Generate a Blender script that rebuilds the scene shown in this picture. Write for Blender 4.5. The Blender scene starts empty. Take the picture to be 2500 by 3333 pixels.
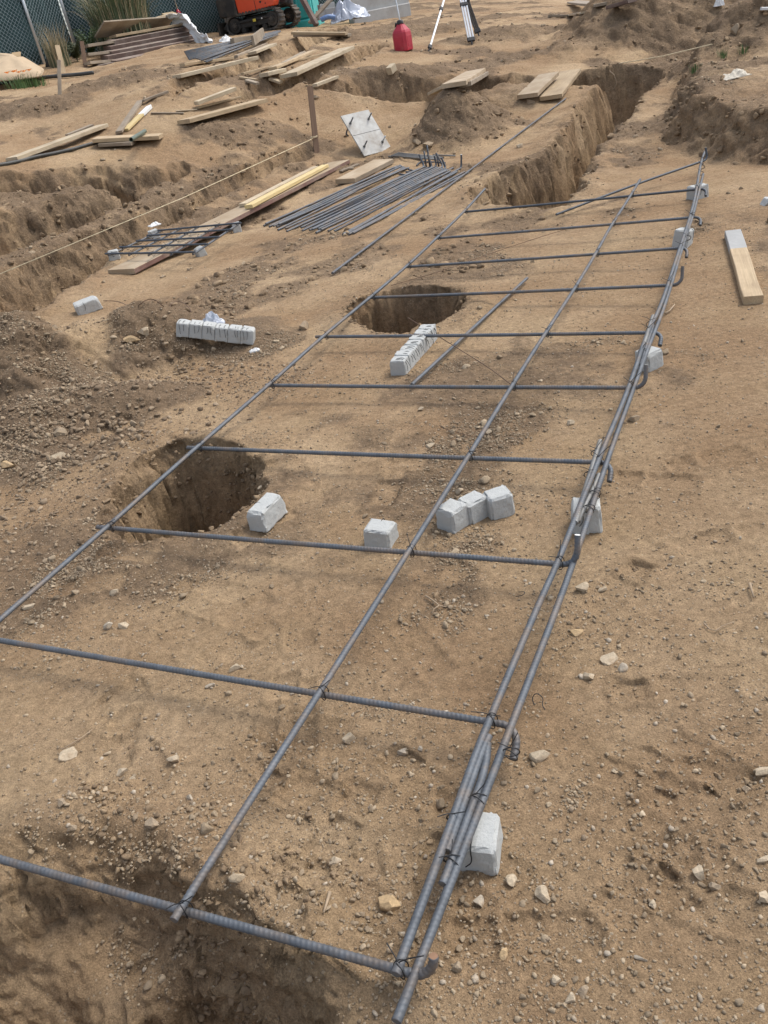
import bpy, math, random
import numpy as np
from mathutils import Vector, Matrix, Quaternion
random.seed(7); RNG = np.random.default_rng(11)
C = bpy.context.scene.collection
sc = bpy.context.scene
# ------------------------------------------------------------------ camera model
FPX, PITCH, ROLL, CAMH = 2700.0, math.radians(30.608), math.radians(-11.527), 1.55
def _cam():
    f = np.array([0, math.cos(PITCH), -math.sin(PITCH)]); u = np.array([0, math.sin(PITCH), math.cos(PITCH)])
    x = np.array([1., 0, 0]); c, s = math.cos(ROLL), math.sin(ROLL)
    return c*x+s*u, -s*x+c*u, f
CX, CU, CF = _cam(); CO = np.array([0, 0, CAMH])
def ray(px, py): return CF+CX*(px-1250)/FPX-CU*(py-1666.5)/FPX
def pl(px, py, z=.09):
    d = ray(px, py); s = (z-CAMH)/d[2]; return CO+d*s
def dep(px, py, s): return CO+ray(px, py)*s
# ------------------------------------------------------------------ noise
def _h(i, j, k):
    n = (i.astype(np.int64)*374761393+j.astype(np.int64)*668265263+k.astype(np.int64)*2147483647) & 0xffffffff
    n = ((n ^ (n >> 13))*1274126177) & 0xffffffff
    n = ((n ^ (n >> 16))*2246822519) & 0xffffffff
    return ((n ^ (n >> 15)) & 0xffff)/32767.5-1
def vn2(x, y, seed=0):
    xi = np.floor(x); yi = np.floor(y); u = x-xi; v = y-yi; u = u*u*u*(u*(u*6-15)+10); v = v*v*v*(v*(v*6-15)+10)
    s = np.full_like(xi, seed)
    a = _h(xi, yi, s); b = _h(xi+1, yi, s); c = _h(xi, yi+1, s); d = _h(xi+1, yi+1, s)
    return a+(b-a)*u+(c-a)*v+(a-b-c+d)*u*v
def fbm(x, y, f, o=4, seed=0, g=.5):
    t = 0; a = 1; n = 0
    cs, sn = .8, .6
    x = x*f; y = y*f
    for i in range(o):
        t = t+a*vn2(x+17.3*i, y-9.1*i, seed+i); n += a; a *= g
        x, y = (x*cs-y*sn)*2.03, (x*sn+y*cs)*2.03
    return t/n
def sst(a, b, x):
    t = np.clip((x-a)/(b-a), 0, 1); return t*t*(3-2*t)
# ------------------------------------------------------------------ base terrain: a thin plate through known heights
CP = [(x, y, 0.) for x in (-3.2, -1, 1, 3, 5) for y in (-1, 1, 3, 5)]+[
 (0, 6.5, 0), (1.5, 6.5, 0), (3, 6.6, 0), (0, 8, 0), (1.5, 8, 0), (3, 8, 0), (0.4, 9.6, .0), (1.8, 9.4, 0),
 (-1.72, 7.57, 0), (-2.2, 6.0, 0.02), (-3.6, 6.5, .12), (.38, 11.08, .03), (-2.94, 10.13, .58), (-1.5, 9.3, .08), (-.66, 9.33, -.02), (-1.2, 8.4, -.01), (-.1, 10.25, 0), (-3.46, 10.98, .86), (-2.56, 12.41, .93), (-2.1, 11.73, .74),
 (-.9, 10.5, .14), (.08, 11.73, .2), (-1.52, 11.99, .79), (-.13, 13.86, .98), (1.86, 15.9, .93), (3.02, 15.83, .82), (3.26, 12., .2),
 (-.19, 19.76, 1.56), (-4.81, 19.31, 1.79), (-1.6, 22.21, 1.75), (-3.2, 16.22, 1.48), (-3.5, 14.41, 1.36), (-2.94, 12.4, .9),
 (3.46, 7.67, -.02), (4.0, 8.5, 0.), (4.64, 9.73, 0.02), (4.2, 11.5, .1), (10.78, 22.43, .19), (5.4, 21.78, 1.04), (.76, 11.33, .07), (1.83, 10.82, .05),
 (1.4, 18.6, 1.2), (2.6, 20.5, 1.25), (1.0, 22, 1.45), (7, 8, 0), (7, 12, 0), (-7, 8, .5), (-7, 14, 1.4), (9, 16, .2), (3, 26, 1.5), (-8, 24, 2.2), (12, 30, .8), (0, 32, 2.3), (-12, 32, 2.6), (16, 14, 0), (-12, 4, .3), (14, 0, 0), (-12, -6, 0), (0, -8, 0), (12, -8, 0)]
CP = np.array(CP)
def _U(r2): return np.where(r2 < 1e-9, 0, .5*r2*np.log(np.maximum(r2, 1e-9)))
def _tps():
    n = len(CP); d = CP[:, None, :2]-CP[None, :, :2]; K = _U((d**2).sum(-1))+np.eye(n)*.02
    P = np.c_[np.ones(n), CP[:, :2]]; A = np.zeros((n+3, n+3)); A[:n, :n] = K; A[:n, n:] = P; A[n:, :n] = P.T
    return np.linalg.solve(A, np.r_[CP[:, 2], 0, 0, 0])
_W = _tps()
def H0(x, y):
    x = np.asarray(x, float); y = np.asarray(y, float); xc = np.clip(x, -14, 18); yc = np.clip(y, -10, 34)
    r = _W[-3]+_W[-2]*xc+_W[-1]*yc
    for (a, b, _), w in zip(CP, _W): r = r+w*_U((xc-a)**2+(yc-b)**2)
    return np.clip(r, -.4, 3.2)
FN = H0
def hit(px, py, lift=0., fn=None):
    fn = fn or FN; d = ray(px, py)
    s = np.arange(.8, 45, .04); P = CO+d*s[:, None]
    g = P[:, 2]-lift-fn(P[:, 0], P[:, 1]); k = np.nonzero(g < 0)[0]
    if len(k) == 0: return CO+d*24
    i = max(k[0], 1); t = g[i-1]/(g[i-1]-g[i]); return CO+d*(s[i-1]+t*.04)
def hxy(pts, lift=0): return np.array([hit(a, b, lift)[:2] for a, b in pts])
# ------------------------------------------------------------------ pits, trenches, banks, spoil heaps
POLY = [  # rim in photo pixels, depth (negative = raised), edge width, rim noise
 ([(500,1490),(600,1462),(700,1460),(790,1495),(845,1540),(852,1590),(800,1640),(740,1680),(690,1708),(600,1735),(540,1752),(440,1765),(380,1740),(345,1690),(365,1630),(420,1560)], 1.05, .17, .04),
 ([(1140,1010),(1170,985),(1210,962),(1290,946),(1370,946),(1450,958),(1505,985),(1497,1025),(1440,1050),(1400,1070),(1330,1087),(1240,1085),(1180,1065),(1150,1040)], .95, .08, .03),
 ([(-500,2960),(0,2940),(200,2925),(390,2930),(520,2975),(640,3040),(760,3100),(900,3160),(1020,3230),(1130,3310),(1200,3420),(1100,3700),(600,3900),(0,3900),(-500,3500)], .36, .6, .1),
 ([(370,3270),(430,3190),(530,3140),(630,3165),(700,3225),(770,3290),(840,3380),(760,3650),(330,3650),(320,3400)], .75, .22, .05),
 ([(-500,2960),(0,2945),(200,2940),(330,2910),(420,2935),(540,2985),(640,3045),(760,3100),(900,3175),(1020,3240),(1120,3320),(1190,3420),(1090,3700),(600,3900),(0,3900),(-500,3500)], .075, .07, .16),
 ([(1545,640),(1585,592),(1650,560),(1750,515),(1830,440),(1880,385),(1930,325),(1972,290),(1900,294),(1860,294),(1650,302),(1640,285),(1700,264),(1870,252),(1960,247),(2040,242),(2165,250),(2095,310),(2050,385),(2010,430),(1955,488),(1905,560),(1862,635),(1835,668),(1780,684),(1700,688),(1600,674),(1550,660)], .8, .2, .08),
 ([(-80,930),(0,900),(120,850),(250,790),(370,735),(500,690),(640,630),(760,585),(860,545),(930,515),(960,530),(900,560),(780,610),(640,680),(500,750),(410,800),(350,845),(300,895),(230,950),(150,1010),(60,1035),(-80,1060)], .62, .28, .1),
 ([(-80,730),(0,715),(100,690),(200,660),(300,640),(380,625),(345,612),(230,615),(120,628),(40,628),(-60,612),(-60,580),(0,572),(80,572),(160,568),(250,556),(340,545),(430,572),(520,570),(600,558),(605,570),(560,592),(500,622),(430,657),(340,700),(260,735),(150,778),(0,835),(-80,855)], .6, .3, .12),
 ([(795,555),(850,518),(930,506),(1000,506),(985,530),(930,550),(850,564)], .28, .25, .08),
 ([(765,318),(840,280),(900,258),(1000,228),(1090,192),(1180,155),(1240,140),(1245,160),(1180,190),(1130,215),(1060,245),(1000,275),(930,300),(860,322),(790,335)], .42, .32, .14),
 ([(1020,292),(1100,280),(1200,270),(1300,274),(1400,270),(1480,262),(1580,262),(1650,262),(1660,300),(1560,310),(1450,318),(1380,325),(1300,332),(1220,325),(1150,318),(1060,305)], .48, .28, .12),
 ([(540,300),(620,262),(700,228),(800,195),(900,165),(950,140),(975,115),(1000,100),(1100,95),(1110,112),(1040,135),(1010,160),(960,185),(880,205),(800,235),(720,262),(640,295),(560,325)], .45, .3, .14),
 ([(2170,470),(2300,500),(2420,512),(2560,525),(2800,480),(2900,250),(2600,200),(2300,225),(2215,300),(2185,400)], -.34, .3, .12),
]
POLY = [(hxy(p), d, e, n) for p, d, e, n in POLY]
# spoil: photo pixel of its middle, radii, height, loose-soil share
SPOIL = [((330,1215),.75,.48,.32,.95),((-40,1260),.9,.8,.34,.95),((640,1120),.55,.35,.1,.8),((170,1370),.6,.42,.14,.95),((430,1320),.42,.26,.09,.9),((120,1450),.6,.5,.07,1.),((820,1130),.35,.3,.05,.7),
 ((1490,440),.75,.75,.55,.8),((1640,330),.7,.5,.18,.5),((2140,140),1.9,1.2,.75,.65),((2480,230),1.3,1.1,.6,.75),((2330,90),2.4,1.5,.8,.65),((1650,120),1.2,.7,.2,.6),((1330,110),1.6,.7,.14,.7),
 ((700,440),.5,.3,.08,.8),((1180,110),1.2,.5,.1,.7),((1300,250),1.0,.5,.2,.8),((2000,250),.8,.4,.15,.6),((2250,420),.5,.5,.08,.8),((860,430),.5,.3,.05,.6),((100,350),.9,.5,.1,.8),((400,270),.9,.5,.1,.8)]
SPOIL = [(hit(*p)[:2], a, b, h, l) for p, a, b, h, l in SPOIL]
SCOOP = [(hxy([(190,1150),(280,1125),(420,1140),(455,1200),(410,1265),(300,1285),(215,1250)]), .07, .2, .05), (hxy([(440,3240),(560,3195),(690,3235),(770,3333),(600,3430),(430,3410)]), .2, .16, .05)]
PRINTS = []
_r = random.Random(4)
for _k in range(52):
    _c = hit(_r.uniform(300, 2450), _r.uniform(1350, 3250))[:2]; _a = _r.uniform(0, 3.14)
    PRINTS.append((_c, _a, .085, .045, _r.uniform(.004, .008)))
    PRINTS.append((_c+np.array([math.cos(_a), math.sin(_a)])*.15, _a, .045, .04, _r.uniform(.004, .009)))
def sdf(P, x, y):
    d = np.full(x.shape, 1e9); ins = np.zeros(x.shape, bool); n = len(P)
    for i in range(n):
        ax, ay = P[i]; bx, by = P[(i+1) % n]; ex, ey = bx-ax, by-ay; L = ex*ex+ey*ey+1e-12
        t = np.clip(((x-ax)*ex+(y-ay)*ey)/L, 0, 1); d = np.minimum(d, (x-ax-t*ex)**2+(y-ay-t*ey)**2)
        c = ((ay > y) != (by > y)); ins ^= c & (x < ex*(y-ay)/np.where(ey == 0, 1e-12, ey)+ax)
    d = np.sqrt(d); return np.where(ins, d, -d)
def carve(P, dd, e, n, x, y, z, L):
    lo = P.min(0)-.8; hi = P.max(0)+.8
    m = (x > lo[0]) & (x < hi[0]) & (y > lo[1]) & (y < hi[1])
    if not m.any(): return
    xs, ys = x[m], y[m]
    s = sdf(P, xs, ys)+n*(fbm(xs, ys, 3.2, 4, 5))+n*.07*fbm(xs, ys, 15, 2, 15)
    k = sst(-e*.25, e*.85, s)
    if dd > 0:
        z[m] -= dd*k*(1+.12*fbm(xs, ys, 2.5, 3, 8))
        z[m] += .025*np.exp(-((s+.1)/.12)**2)*(1+fbm(xs, ys, 4, 2, 9))
        L[m] = np.maximum(L[m], (.12 if dd < .4 else .3)*np.exp(-((s+.06)/.15)**2)); L[m] = np.maximum(L[m]*(1-k), k*(.12 if dd < .4 else .36 if dd < .9 else .62))  # deeper pits take browner, darker soil inside: recess shade put into the colour
    else:
        z[m] -= dd*k*(1+.2*fbm(xs, ys, 2.5, 3, 8)); L[m] = np.maximum(L[m], .55*sst(-.35, .1, s)*(1-.5*sst(.4, 1, s)))
def terrain(x, y, cut=True):
    x = np.atleast_1d(np.asarray(x, float)); y = np.atleast_1d(np.asarray(y, float))
    z = H0(x, y); L = np.zeros_like(z)
    far = sst(6, 11, y+.3*np.abs(x)); hump = fbm(x, y, 2.1, 3, 83)
    z = z+fbm(x, y, .55, 3, 1)*(.018+.06*far)
    patch = sst(.04, .34, fbm(x, y, 1.1, 5, 3)+.22*fbm(x, y, 6, 3, 33))
    L = np.maximum(L, patch*(.66+.16*far)); L = np.maximum(L, .42*sst(.9, 2.2, x-.42*y+.5*fbm(x, y, .9, 3, 91))*(y < 7.5))
    for c, a, b, h, l in SPOIL:
        dx = x-c[0]; dy = y-c[1]; q = np.sqrt((dx/a)**2+(dy/b)**2)+.22*fbm(x, y, 2.2, 4, 6)
        k = np.clip(1.25-q, 0, 1.25)/1.25; k = k*k*(3-2*k)
        z = z+h*k; L = np.maximum(L, l*sst(0.02, .3, k))
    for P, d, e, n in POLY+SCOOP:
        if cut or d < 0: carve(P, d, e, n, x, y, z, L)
    for c, a, l, w, d in PRINTS:
        dx = x-c[0]; dy = y-c[1]; k = np.maximum(np.abs(dx*math.cos(a)+dy*math.sin(a))/l, np.abs(-dx*math.sin(a)+dy*math.cos(a))/w); q = 1-sst(.75, 1.12, k); z = z-d*q+d*.7*np.exp(-((k-1.25)/.16)**2)*(k < 2); L = L*(1-.8*q)
    rough = .35+.65*L; z = z+.012*hump
    z = z+fbm(x, y, 4.5, 3, 2)*(.010+.028*far)*rough+fbm(x, y, 14, 3, 21)*(.0075+.016*far)*rough
    rd = 1-np.abs(fbm(x, y, 24, 3, 71)); z = z+(rd*rd-.6)*.010*L*(1+1.2*far)
    z = z+fbm(x, y, 55, 2, 31)*.0022*(.6+L)
    return z, L
def H(x, y): return terrain(x, y)[0]
def HN(x, y): return terrain(x, y, False)[0]
FN = HN
def hz(x, y): return float(terrain(x, y)[0][0])
# ------------------------------------------------------------------ material helpers
def mat(name):
    m = bpy.data.materials.new(name); m.use_nodes = True; nt = m.node_tree; b = nt.nodes['Principled BSDF']; return m, nt, b
def N(nt, t, ins=None, **kw):
    n = nt.nodes.new(t)
    for k, v in kw.items(): setattr(n, k, v)
    for k, v in (ins or {}).items():
        if isinstance(v, bpy.types.NodeSocket): nt.links.new(v, n.inputs[k])
        else: n.inputs[k].default_value = v
    return n
def noise(nt, co, s, d=4, r=.55, dist=0.):
    return N(nt, 'ShaderNodeTexNoise', {'Vector': co, 'Scale': s, 'Detail': d, 'Roughness': r, 'Distortion': dist}).outputs['Fac']
def ramp(nt, f, stops):
    n = N(nt, 'ShaderNodeValToRGB', {'Fac': f}); e = n.color_ramp.elements
    while len(e) < len(stops): e.new(.5)
    for q, (p, c) in zip(e, stops):
        q.position = p; q.color = (*c, 1) if not isinstance(c, (int, float)) else (c, c, c, 1)
    return n.outputs['Color']
def mix(nt, f, a, b, mode='MIX'):
    n = nt.nodes.new('ShaderNodeMix'); n.data_type = 'RGBA'; n.blend_type = mode
    for s, v in ((n.inputs[0], f), (n.inputs[6], a), (n.inputs[7], b)):
        if isinstance(v, bpy.types.NodeSocket): nt.links.new(v, s)
        elif isinstance(v, tuple): s.default_value = (*v, 1)
        else: s.default_value = v
    return n.outputs[2]
def math_(nt, op, a, b=0.):
    n = N(nt, 'ShaderNodeMath', operation=op)
    for s, v in zip(n.inputs, (a, b)):
        if isinstance(v, bpy.types.NodeSocket): nt.links.new(v, s)
        else: s.default_value = v
    return n.outputs[0]
def bump(nt, b, h, dist, st=1.):
    n = N(nt, 'ShaderNodeBump', {'Height': h, 'Distance': dist, 'Strength': st})
    old = b.inputs['Normal'].links
    if old: nt.links.new(old[0].from_socket, n.inputs['Normal'])
    nt.links.new(n.outputs[0], b.inputs['Normal'])
def setc(nt, b, col, rough=.8, metal=0.):
    if isinstance(col, tuple): b.inputs['Base Color'].default_value = (*col, 1)
    else: nt.links.new(col, b.inputs['Base Color'])
    if isinstance(rough, bpy.types.NodeSocket): nt.links.new(rough, b.inputs['Roughness'])
    else: b.inputs['Roughness'].default_value = rough
    b.inputs['Metallic'].default_value = metal
def wpos(nt): return N(nt, 'ShaderNodeNewGeometry').outputs['Position']
def opos(nt): return N(nt, 'ShaderNodeTexCoord').outputs['Object']
def stretch(nt, co, s):
    return N(nt, 'ShaderNodeMapping', {'Vector': co, 'Scale': s}).outputs[0]
TAN = (.365, .257, .150); TAN2 = (.445, .322, .200); BRN = (.222, .155, .098); BRN2 = (.155, .110, .073)
def soil_mat():
    m, nt, b = mat('soil'); p = wpos(nt)
    L = N(nt, 'ShaderNodeAttribute', attribute_name='loose').outputs['Fac']  # loose soil share, plus the shade painted into the pits
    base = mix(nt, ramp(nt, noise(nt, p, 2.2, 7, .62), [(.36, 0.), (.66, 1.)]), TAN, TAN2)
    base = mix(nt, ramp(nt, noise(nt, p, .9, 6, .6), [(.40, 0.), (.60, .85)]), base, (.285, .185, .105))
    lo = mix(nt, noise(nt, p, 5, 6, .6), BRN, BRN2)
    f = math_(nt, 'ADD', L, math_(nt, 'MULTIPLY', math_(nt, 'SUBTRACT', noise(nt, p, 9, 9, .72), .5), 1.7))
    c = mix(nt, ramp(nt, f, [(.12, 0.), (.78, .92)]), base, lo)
    c = mix(nt, 1., c, ramp(nt, noise(nt, p, 38, 6, .7), [(.28, .66), (.72, 1.3)]), 'MULTIPLY')
    c = mix(nt, 1., c, ramp(nt, noise(nt, p, 230, 3, .7), [(.25, .6), (.75, 1.4)]), 'MULTIPLY')
    vo = N(nt, 'ShaderNodeTexVoronoi', {'Vector': p, 'Scale': 70., 'Randomness': 1.})
    sp = math_(nt, 'MULTIPLY', ramp(nt, vo.outputs['Distance'], [(.10, 1.), (.24, 0.)]), math_(nt, 'GREATER_THAN', N(nt, 'ShaderNodeSeparateColor', {'Color': vo.outputs['Color']}).outputs[0], .8))
    c = mix(nt, math_(nt, 'MULTIPLY', sp, .65), c, (.5, .42, .32))
    setc(nt, b, c, .96); b.inputs['Specular IOR Level'].default_value = .15
    v2 = N(nt, 'ShaderNodeTexVoronoi', {'Vector': p, 'Scale': 46., 'Randomness': 1.}).outputs['Distance']
    bump(nt, b, noise(nt, p, 11, 8, .62), .035, .55)
    bump(nt, b, math_(nt, 'MULTIPLY', v2, math_(nt, 'ADD', math_(nt, 'MULTIPLY', L, .9), .15)), .012, .6)
    bump(nt, b, noise(nt, p, 90, 8, .7), .010, 1.)
    bump(nt, b, noise(nt, p, 330, 3, .7), .0035, .9)
    return m
def tint_mat(name, a, bcol, sc_=60.):
    m, nt, b = mat(name); p = wpos(nt)
    t = N(nt, 'ShaderNodeAttribute', attribute_name='tint').outputs['Fac']
    c = mix(nt, t, a, bcol); c = mix(nt, 1., c, ramp(nt, noise(nt, p, sc_, 5, .65), [(.25, .7), (.75, 1.25)]), 'MULTIPLY')
    setc(nt, b, c, .93); b.inputs['Specular IOR Level'].default_value = .2; bump(nt, b, noise(nt, p, sc_*2.5, 6, .7), .004, .7); return m
def rock_mat(name, col):
    m, nt, b = mat(name); p = opos(nt)
    c = mix(nt, ramp(nt, noise(nt, p, 14, 6, .65), [(.35, 0.), (.68, 1.)]), col, tuple(q*1.35 for q in col))
    c = mix(nt, ramp(nt, noise(nt, p, 30, 6, .6), [(.5, 0.), (.7, .75)]), c, (.30, .215, .135))
    c = mix(nt, 1., c, ramp(nt, noise(nt, p, 180, 4, .6), [(.3, .8), (.7, 1.15)]), 'MULTIPLY')
    setc(nt, b, c, .9); b.inputs['Specular IOR Level'].default_value = .25; bump(nt, b, noise(nt, p, 60, 7, .65), .006, .7); return m
def wood_mat(name, a, bcol, stain=None, sf=.5):
    m, nt, b = mat(name); p = opos(nt); oi = N(nt, 'ShaderNodeObjectInfo').outputs['Random']
    off = N(nt, 'ShaderNodeCombineXYZ', {'X': math_(nt, 'MULTIPLY', oi, 40.), 'Y': math_(nt, 'MULTIPLY', oi, 13.)}).outputs[0]
    p = N(nt, 'ShaderNodeVectorMath', {0: p, 1: off}, operation='ADD').outputs[0]
    g = noise(nt, stretch(nt, p, (1.2, 38, 38)), 2., 6, .65, .6)
    c = mix(nt, ramp(nt, g, [(.3, 0.), (.7, 1.)]), a, bcol)
    c = mix(nt, 1., c, ramp(nt, noise(nt, stretch(nt, p, (3, 110, 110)), 2., 4, .6), [(.3, .82), (.7, 1.12)]), 'MULTIPLY')
    c = mix(nt, ramp(nt, noise(nt, stretch(nt, p, (4, 15, 15)), 1., 2, .5), [(.70, 0.), (.76, .7)]), c, tuple(q*.35 for q in a))
    if stain: c = mix(nt, ramp(nt, noise(nt, p, 3.4, 6, .65), [(.5-.2*sf, 0.), (.8-.3*sf, .85)]), c, stain)
    c = mix(nt, 1., c, ramp(nt, math_(nt, 'FRACT', math_(nt, 'MULTIPLY', oi, 7.31)), [(0., .86), (1., 1.1)]), 'MULTIPLY')
    setc(nt, b, c, .82); bump(nt, b, g, .003, .5); return m
def plain(name, col, rough=.6, metal=0., var=.25, s=20., bmp=.0, dirt=None, df=.5):
    m, nt, b = mat(name); p = opos(nt)
    c = mix(nt, 1., mix(nt, 0., col, col), ramp(nt, noise(nt, p, s, 6, .65), [(.25, 1-var), (.75, 1+var)]), 'MULTIPLY')
    if dirt: c = mix(nt, ramp(nt, noise(nt, p, s*.35, 7, .7), [(.62-.3*df, 0.), (.85-.2*df, .8)]), c, dirt)
    setc(nt, b, c, rough, metal)
    if bmp: bump(nt, b, noise(nt, p, s*3, 6, .65), bmp, .7)
    return m
M = {}
M['soil'] = soil_mat()
M['clod'] = tint_mat('clods', (.245, .187, .125), (.43, .34, .235))
M['pebble'] = tint_mat('pebbles', (.25, .19, .13), (.50, .43, .34))
M['rock'] = rock_mat('pale_rock', (.41, .335, .24)); M['rock_grey'] = rock_mat('grey_rock', (.35, .30, .235)); M['rock_dark'] = rock_mat('brown_rock', (.275, .215, .15)); M['rock_ochre'] = rock_mat('ochre_rock', (.42, .30, .17))
M['steel'] = plain('rebar_steel', (.11, .122, .138), .58, .35, .3, 22., .001, (.22, .155, .10), .5)
M['steel_dusty'] = plain('dusty_rebar', (.20, .20, .195), .55, .4, .2, 30., .001, (.28, .23, .165), .4)
M['steel_dark'] = plain('dark_rebar', (.075, .085, .10), .5, .4, .2, 30., .001)
M['wire'] = plain('tie_wire', (.03, .03, .032), .45, .5, .2)
M['rust_wire'] = plain('rusty_wire', (.13, .075, .045), .7, .2)
M['paint_end'] = plain('white_paint', (.75, .75, .72), .6, 0, .08)
M['rust_end'] = plain('rust_end', (.26, .15, .09), .8, .1)
def conc_mat():
    m, nt, b = mat('concrete'); p = opos(nt)
    c = mix(nt, noise(nt, p, 16, 6, .65), (.38, .39, .38), (.50, .51, .495))
    c = mix(nt, ramp(nt, noise(nt, p, 9, 6, .7), [(.56, 0.), (.74, .6)]), c, (.36, .31, .25))
    c = mix(nt, ramp(nt, noise(nt, p, 150, 3, .6), [(.3, .25), (.42, 0.)]), c, (.24, .24, .23))
    setc(nt, b, c, .92); bump(nt, b, noise(nt, p, 45, 7, .7), .006, .8); return m
M['conc'] = conc_mat()
M['wood'] = wood_mat('pine_board', (.40, .295, .175), (.52, .40, .255), (.30, .215, .13), .35)
M['wood_pale'] = wood_mat('pale_board', (.47, .38, .25), (.60, .50, .36), (.33, .25, .16), .3)
M['wood_grey'] = wood_mat('weathered_board', (.29, .235, .17), (.40, .33, .25), (.21, .16, .11), .5)
M['wood_mud'] = wood_mat('muddy_board', (.44, .35, .24), (.52, .42, .30), (.34, .25, .155), .75)
M['wood_yel'] = wood_mat('yellow_board', (.58, .44, .20), (.66, .53, .28))
M['wood_dark'] = wood_mat('dark_timber', (.085, .052, .042), (.15, .10, .082), (.24, .20, .17), .22)
M['wood_brown'] = wood_mat('old_brown_timber', (.15, .10, .08), (.24, .175, .14), (.34, .29, .24), .35)
M['wood_red'] = wood_mat('redwood_stake', (.13, .075, .045), (.19, .115, .07))
M['wood_edge'] = wood_mat('red_painted_edge', (.19, .095, .075), (.27, .165, .135), (.35, .28, .22), .5)
M['ply'] = wood_mat('plywood', (.42, .29, .16), (.50, .36, .21))
M['red'] = plain('red_plastic', (.42, .022, .045), .42, 0, .12, 10, 0, (.35, .14, .10), .2)
M['black'] = plain('black_plastic', (.022, .022, .024), .5, 0, .2)
M['blackhose'] = plain('black_hose', (.045, .047, .045), .55, 0, .3, 9, 0, (.2, .16, .12), .4)
M['rubber'] = plain('track_rubber', (.05, .047, .043), .85, 0, .3, 14, .004, (.22, .175, .13), .6)
M['grime'] = plain('grimy_steel', (.035, .033, .031), .6, .2, .3, 8, .002, (.14, .11, .08), .4)
M['orange'] = plain('orange_paint', (.72, .085, .03), .35, 0, .06, 5)
M['teal'] = plain('teal_plastic', (.05, .42, .40), .45, 0, .08, 4)
M['alu'] = plain('aluminium', (.62, .64, .66), .35, .6, .08, 12)
M['galv'] = plain('galvanised', (.50, .53, .55), .42, .5, .12, 14)
M['zinc'] = plain('zinc_plate', (.40, .40, .385), .65, .15, .22, 9, .001, (.20, .165, .125), .62)
M['screen'] = plain('green_screen', (.022, .055, .058), .85, 0, .25, 3, .01)
M['chain'] = plain('chain_wire', (.22, .27, .28), .5, .4, .1)
M['white'] = plain('white_sheet', (.72, .72, .71), .6, 0, .08, 8, .004, (.5, .47, .43), .1)
M['tarp'] = plain('silver_tarp', (.45, .48, .54), .35, .25, .15, 6, .002)
M['paper'] = plain('pale_paper', (.58, .53, .44), .8, 0, .1, 14)
M['string'] = plain('cream_string', (.62, .52, .34), .8)
M['pipe'] = plain('green_pipe', (.10, .13, .10), .5)
M['wallc'] = plain('wall_concrete', (.36, .36, .35), .9, 0, .15, 3, .01, (.25, .22, .18), .3)
M['leaf'] = plain('green_leaf', (.07, .13, .035), .6, 0, .3, 8)
M['leaf_dark'] = plain('reed_leaf', (.10, .125, .06), .6, 0, .35, 5)
M['leaf_dry'] = plain('dry_blade', (.36, .29, .17), .7, 0, .25, 6)
M['flower'] = plain('orange_petal', (.8, .25, .03), .6)
M['twig'] = plain('dry_twig', (.34, .255, .17), .85, 0, .3, 20)
M['yellow'] = plain('yellow_label', (.75, .6, .08), .5)
M['tan'] = plain('tan_sheet', (.46, .35, .23), .85, 0, .12, 6, .004)
# ------------------------------------------------------------------ object helpers
def mesh(name, v, f, m, parent=None, smooth=False, loc=None):
    me = bpy.data.meshes.new(name); me.from_pydata([tuple(map(float, q)) for q in v], [], [tuple(map(int, q)) for q in f]); me.update()
    ms = m if isinstance(m, (list, tuple)) else [m]
    for q in ms: me.materials.append(q)
    if smooth: me.polygons.foreach_set('use_smooth', [True]*len(me.polygons))
    o = bpy.data.objects.new(name, me); C.objects.link(o)
    if parent: o.parent = parent
    if loc is not None: o.location = loc
    return o
def tag(o, label, cat, group=None, kind=None):
    if label: o['label'] = label
    if cat: o['category'] = cat
    if group: o['group'] = group
    if kind: o['kind'] = kind
    return o
def empty(name, loc, label, cat, group=None, rz=0.):
    o = bpy.data.objects.new(name, None); C.objects.link(o); o.location = loc; o.rotation_euler = (0, 0, rz); o.empty_display_size = .1
    return tag(o, label, cat, group)
class MB:
    def __init__(s): s.v = []; s.f = []
    def add(s, v, f):
        n = len(s.v); s.v += [tuple(q) for q in v]; s.f += [tuple(i+n for i in q) for q in f]
    def box(s, c, d, bev=.0, R=None):
        v, f = bevbox(d, bev); R = R or Matrix.Identity(3); c = Vector(c)
        s.add([tuple(R @ Vector(q)+c) for q in v], f)
    def tube(s, pts, r, n=8, cap=True):
        v, f = tube(pts, r, n, cap); s.add(v, f)
    def build(s, name, m, parent=None, smooth=False): return mesh(name, s.v, s.f, m, parent, smooth)
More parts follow.
